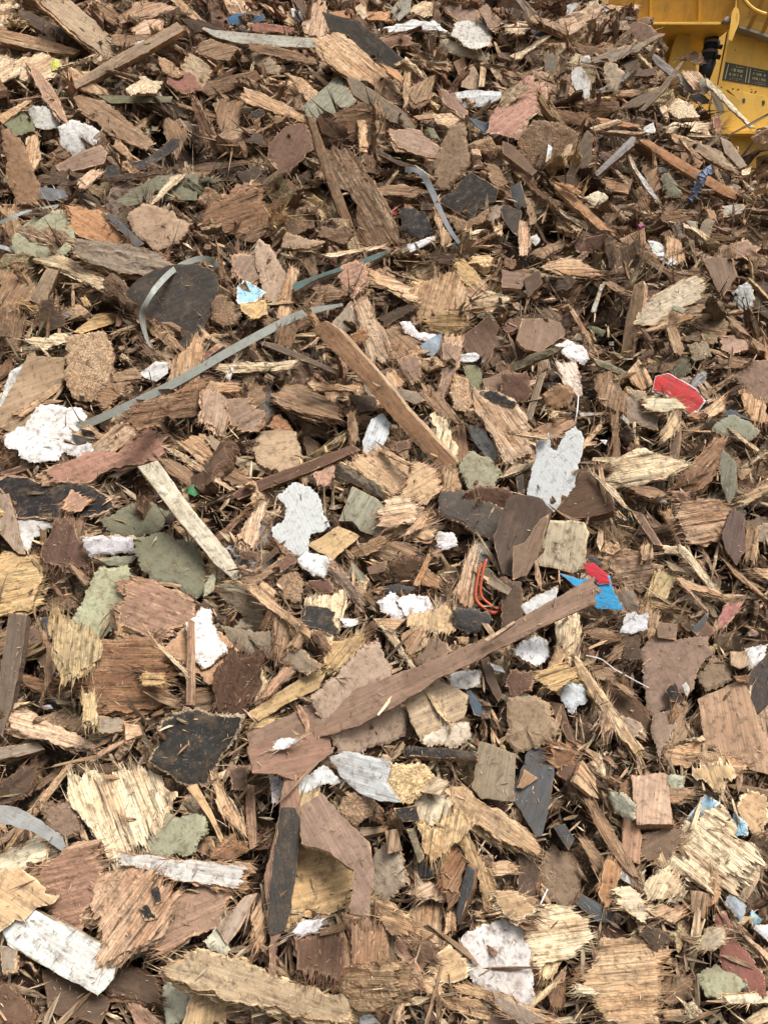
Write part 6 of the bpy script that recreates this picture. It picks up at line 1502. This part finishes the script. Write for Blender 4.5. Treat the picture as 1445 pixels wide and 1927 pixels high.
def prism(name, pts, Y, depth, mat, parent=root, yo=None, bevel=0.0):
    """outline (photo px) on the upright plane at distance Y (or a Y for each corner), going back by depth"""
    Ys = yo if yo is not None else [Y] * len(pts)
    A = [W(p[0], p[1], y) for p, y in zip(pts, Ys)]; n = len(A)
    B_ = [a + np.array([0, depth, 0]) for a in A]
    wb = np.array(parent.matrix_world.translation) if parent is not root else np.array(root.location)
    base = np.array(root.location)
    V = [tuple(v - base) for v in A + B_]
    F = [tuple(range(n))[::-1], tuple(range(n, 2 * n))] + [(i, (i + 1) % n, n + (i + 1) % n, n + i) for i in range(n)]
    me = bpy.data.meshes.new(name); me.from_pydata(V, [], F); me.materials.append(mat)
    import bmesh
    bm = bmesh.new(); bm.from_mesh(me); bmesh.ops.recalc_face_normals(bm, faces=bm.faces[:])
    if bevel: bmesh.ops.bevel(bm, geom=bm.edges[:], offset=bevel, segments=2, affect='EDGES', profile=.6)
    bm.to_mesh(me); bm.free()
    o = bpy.data.objects.new(name, me); col.objects.link(o); o.parent = parent
    return o
YM = 5.9
# hopper wall above the flange, leaning outwards; vertical ribs on it
prism('hopper_wall', [(1120, -260), (1420, -260), (1378, 42), (1150, 42)], 0, .02, MYD, yo=[YM - .25, YM - .25, YM + .02, YM + .02])
for x_ in (1314, 1222): prism('stiffener', [(x_, -255), (x_ + 5, -255), (x_ + 5, 38), (x_, 38)], 0, .02, MY, yo=[YM - .28, YM - .28, YM - .01, YM - .01])
prism('flange', [(1120, 41), (1382, 41), (1382, 47), (1120, 46)], YM - .16, .66, MY, bevel=.004)
# recessed side wall in the shade of the flange
prism('side_wall', [(1120, 49), (1368, 49), (1340, 270), (1330, 640), (1120, 640)], YM + .50, .03, MY)
for q in ((1303, 73), (1304, 86), (1309, 62)): prism('bolt', [(q[0] + 3.0 * math.cos(a), q[1] + 3.0 * math.sin(a)) for a in np.arange(8) * math.pi / 4], YM + .485, .02, MRB)
prism('rear_panel', [(1100, -300), (1950, -300), (1950, 700), (1100, 700)], YM + .9, .03, MYD)
# sloping wall right of the lifting eye, with ribs, and its bright edge
prism('sloping_wall', [(1378, -260), (1900, -260), (1900, 210), (1390, 46)], 0, .02, MYD, yo=[YM - .4, YM - .1, YM + .1, YM - .02])
for k in range(2):
    x_ = 1440 + 26 * k; prism('rib', [(x_, -20 + 0 * k), (x_ + 7, -20), (x_ - 34 + 7, 52 + 8 * k), (x_ - 34, 50 + 8 * k)], 0, .012, MYD, yo=[YM - .31, YM - .31, YM - .10, YM - .10])
prism('edge_bar', [(1390, 47), (1900, 212), (1900, 220), (1390, 52)], YM - .09, .12, MST)
# main panel with the dark decal
prism('main_panel', [(1370, 54), (1900, 222), (1900, 260), (1900, 700), (1330, 700), (1346, 190)], YM, .03, MY, bevel=.004)
prism('corner_edge', [(1371, 52), (1376, 54), (1350, 190), (1345, 190)], YM - .03, .03, MY)
dc = prism('decal', [(1359, 115.5), (1470, 138), (1470, 168), (1350, 149)], YM - .0035, .003, MDEC)
def quadpt(u, v):      # decal coordinates 0..1
    a = np.array((1359, 115.5)) * (1 - u) + np.array((1470, 138)) * u; b = np.array((1350, 149)) * (1 - u) + np.array((1470, 168)) * u; return tuple(a * (1 - v) + b * v)
marks = []
for (u0, u1) in ((.10, .42), (.47, .79)):                # two framed notices, their writing too small and worn to be read
    marks.append((u0, .06, u0 + .012, .94)); marks.append((u1, .06, u1 + .012, .94))
for (u0, u1) in ((.15, .36), (.52, .73)):
    for row, (va, vb) in enumerate(((.10, .17), (.24, .44), (.52, .70), (.78, .84), (.88, .93))):
        n_ = 9 if row in (0, 3, 4) else 13
        for k in range(n_):
            if fr.random() < .2: continue
            u = u0 + (u1 - u0) * (k + .5) / n_; wdt = (u1 - u0) / n_ * fr.uniform(.25, .75)
            marks.append((u, va + fr.uniform(0, .03), u + wdt, vb - fr.uniform(0, .03)))
V = []; Fq = []; base = np.array(root.location)
for (u0, v0, u1, v1) in marks:
    k = len(V)
    for q in ((u0, v0), (u1, v0), (u1, v1), (u0, v1)):
        x_, y_ = quadpt(*q); V.append(tuple(W(x_, y_, YM - .0065) - base))
    Fq.append((k, k + 3, k + 2, k + 1))
me = bpy.data.meshes.new('decal_print'); me.from_pydata(V, [], Fq); me.materials.append(MDY)
o = bpy.data.objects.new('decal_print', me); col.objects.link(o); o.parent = dc
# lifting eye: an upright flat link with a slot
def ring_prism(name, outer, inner, Y, depth, mat):
    n = len(outer); base = np.array(root.location)
    V = [tuple(W(p[0], p[1], Y + dy) - base) for dy in (0, depth) for L_ in (outer, inner) for p in L_]
    F = []
    for i in range(n):
        j = (i + 1) % n
        F += [(i, j, n + j, n + i), (2 * n + i, 3 * n + i, 3 * n + j, 2 * n + j), (i, 2 * n + i, 2 * n + j, j), (n + i, n + j, 3 * n + j, 3 * n + i)]
    me = bpy.data.meshes.new(name); me.from_pydata(V, [], F); me.materials.append(mat)
    import bmesh
    bm = bmesh.new(); bm.from_mesh(me); bmesh.ops.recalc_face_normals(bm, faces=bm.faces[:]); bm.to_mesh(me); bm.free()
    o = bpy.data.objects.new(name, me); col.objects.link(o); o.parent = root; return o
ring_prism('lifting_eye', [(1384, 13), (1389, 17), (1391, 30), (1389, 45), (1383, 60), (1376, 77), (1370, 74), (1373, 50), (1376, 25), (1380, 15)],
           [(1385.5, 24), (1386.5, 26), (1387, 31), (1387, 36), (1386, 40), (1384.5, 41), (1384, 39), (1383.6, 34), (1384, 29), (1384.6, 25)], YM - .22, .035, MY)
prism('weld_lump', [(1361, 36), (1368, 30), (1375, 33), (1376, 42), (1362, 41)], YM - .20, .05, MST, bevel=.008)
# rounded gusset plates below the flange
for dx_, yy in ((-11, .12), (0, 0)):
    prism('gusset_plate', [(1262 + dx_, 100), (1266 + dx_, 84), (1272 + dx_, 68), (1276 + dx_, 62), (1281 + dx_, 59.5), (1286 + dx_, 60), (1290 + dx_, 64), (1300 + dx_, 84), (1306 + dx_, 100), (1312 + dx_, 150), (1250 + dx_, 150)], YM + .02 + yy, .03, MY, bevel=.003)
# hydraulic coupling: black rubber sleeve held by two steel clamps
def cyl(name, p0, p1, r0, r1, mat, parent, seg=20):
    base = np.array(root.location); ax = unit(p1 - p0); a = unit(np.cross(ax, [0, 1, 0])); b = np.cross(ax, a); V = []; F = []
    for p_, r_ in ((p0, r0), (p1, r1)):
        for k in range(seg): g = 2 * math.pi * k / seg; V.append(tuple(p_ + r_ * (math.cos(g) * a + math.sin(g) * b) - base))
    for k in range(seg): k2 = (k + 1) % seg; F.append((k, k2, seg + k2, seg + k))
    F += [tuple(range(seg))[::-1], tuple(range(seg, 2 * seg))]
    me = bpy.data.meshes.new(name); me.from_pydata(V, [], F); me.materials.append(mat)
    for p_ in me.polygons: p_.use_smooth = len(p_.vertices) == 4
    o = bpy.data.objects.new(name, me); col.objects.link(o); o.parent = parent; return o
Yh = YM + .10; k_ = Yh / FPX
sl = cyl('rubber_sleeve', W(1340, 68, Yh), W(1331, 118, Yh), .046, .054, MRB, root)
cyl('sleeve_top', W(1341, 62, Yh), W(1340, 69, Yh), .035, .052, MRB, sl); cyl('sleeve_end', W(1331, 117, Yh), W(1324, 150, Yh), .058, .04, MRB, sl)
for (ax_, ay_) in ((1338.5, 80), (1335, 99)):
    cyl('hose_clamp', W(ax_ + .5, ay_ - 2.5, Yh), W(ax_ - .5, ay_ + 2.5, Yh), .058, .058, MST, sl)
    cyl('clamp_bolt', W(ax_ + 8, ay_ + 6, Yh - .06), W(ax_ + 19, ay_ + 9, Yh - .06), .016, .016, MRB, sl, 10)
# bracket plates at the foot; dark patches paint the shade of their slots
ring_ = [(1368, 168), (1428, 178), (1438, 180), (1444, 186), (1446, 215), (1438, 248), (1355, 248), (1352, 238), (1392, 192)]
prism('bracket_plate', ring_, YM - .05, .03, MY, bevel=.003)
prism('bracket_gusset', [(1346, 158), (1358, 168), (1396, 190), (1358, 236), (1348, 246), (1338, 250), (1335, 200)], YM - .12, .03, MYD, bevel=.003)
for x_, y_ in ((1399, 189), (1436, 193)): prism('slot', [(x_ - 2, y_ - 4), (x_ + 2, y_ - 4), (x_ + 2.6, y_), (x_ + 1.6, y_ + 4.5), (x_ - 2, y_ + 4.5), (x_ - 2.4, y_)], YM - .053, .004, MRB)
prism('lower_flange', [(1352, 249), (1500, 247), (1500, 250), (1352, 252)], YM - .12, .14, MY)
prism('lower_box', [(1356, 254), (1402, 253), (1400, 330), (1350, 330)], YM - .02, .3, MY)
for q in ((1357, 164), (1379, 167), (1389, 168), (1414, 173), (1422, 172)): prism('bolt', [(q[0] + 1.3 * math.cos(a), q[1] + 1.3 * math.sin(a)) for a in np.arange(8) * math.pi / 4], YM - .012, .02, MRB)
# hose bent over the sloping wall
hp_ = spline([(1396, -6), (1404, 6), (1416, 17), (1430, 24), (1440, 27)], 5); Pq, Fq = tube([W(a, b, YM - .46) for a, b in hp_], .012)
me = bpy.data.meshes.new('pipe'); me.from_pydata([tuple(np.array(p) - base) for p in Pq], [], [tuple(f) for f in Fq]); me.materials.append(MY)
o = bpy.data.objects.new('pipe', me); col.objects.link(o); o.parent = root
# the machine's body and legs down to the ground, hidden behind the heap from here
def box(name, x0, x1, y0, y1, z0, z1, mat):
    V = [(x, y, z) for z in (z0, z1) for y in (y0, y1) for x in (x0, x1)]; base = np.array(root.location)
    V = [tuple(np.array(v) - base) for v in V]
    me = bpy.data.meshes.new(name); me.from_pydata(V, [], [(0, 2, 3, 1), (4, 5, 7, 6), (0, 1, 5, 4), (2, 6, 7, 3), (0, 4, 6, 2), (1, 3, 7, 5)]); me.materials.append(mat)
    o = bpy.data.objects.new(name, me); col.objects.link(o); o.parent = root
a0 = W(1330, 300, YM); box('chassis', a0[0] - 1.6, a0[0] + 3.0, YM + .4, YM + 2.2, 1.0, a0[2] + .4, MYD)
for x_ in (a0[0] - 1.4, a0[0] + 2.6):
    for y_ in (YM + .55, YM + 1.9): box('leg', x_, x_ + .18, y_, y_ + .18, -.02, 1.0, MY)
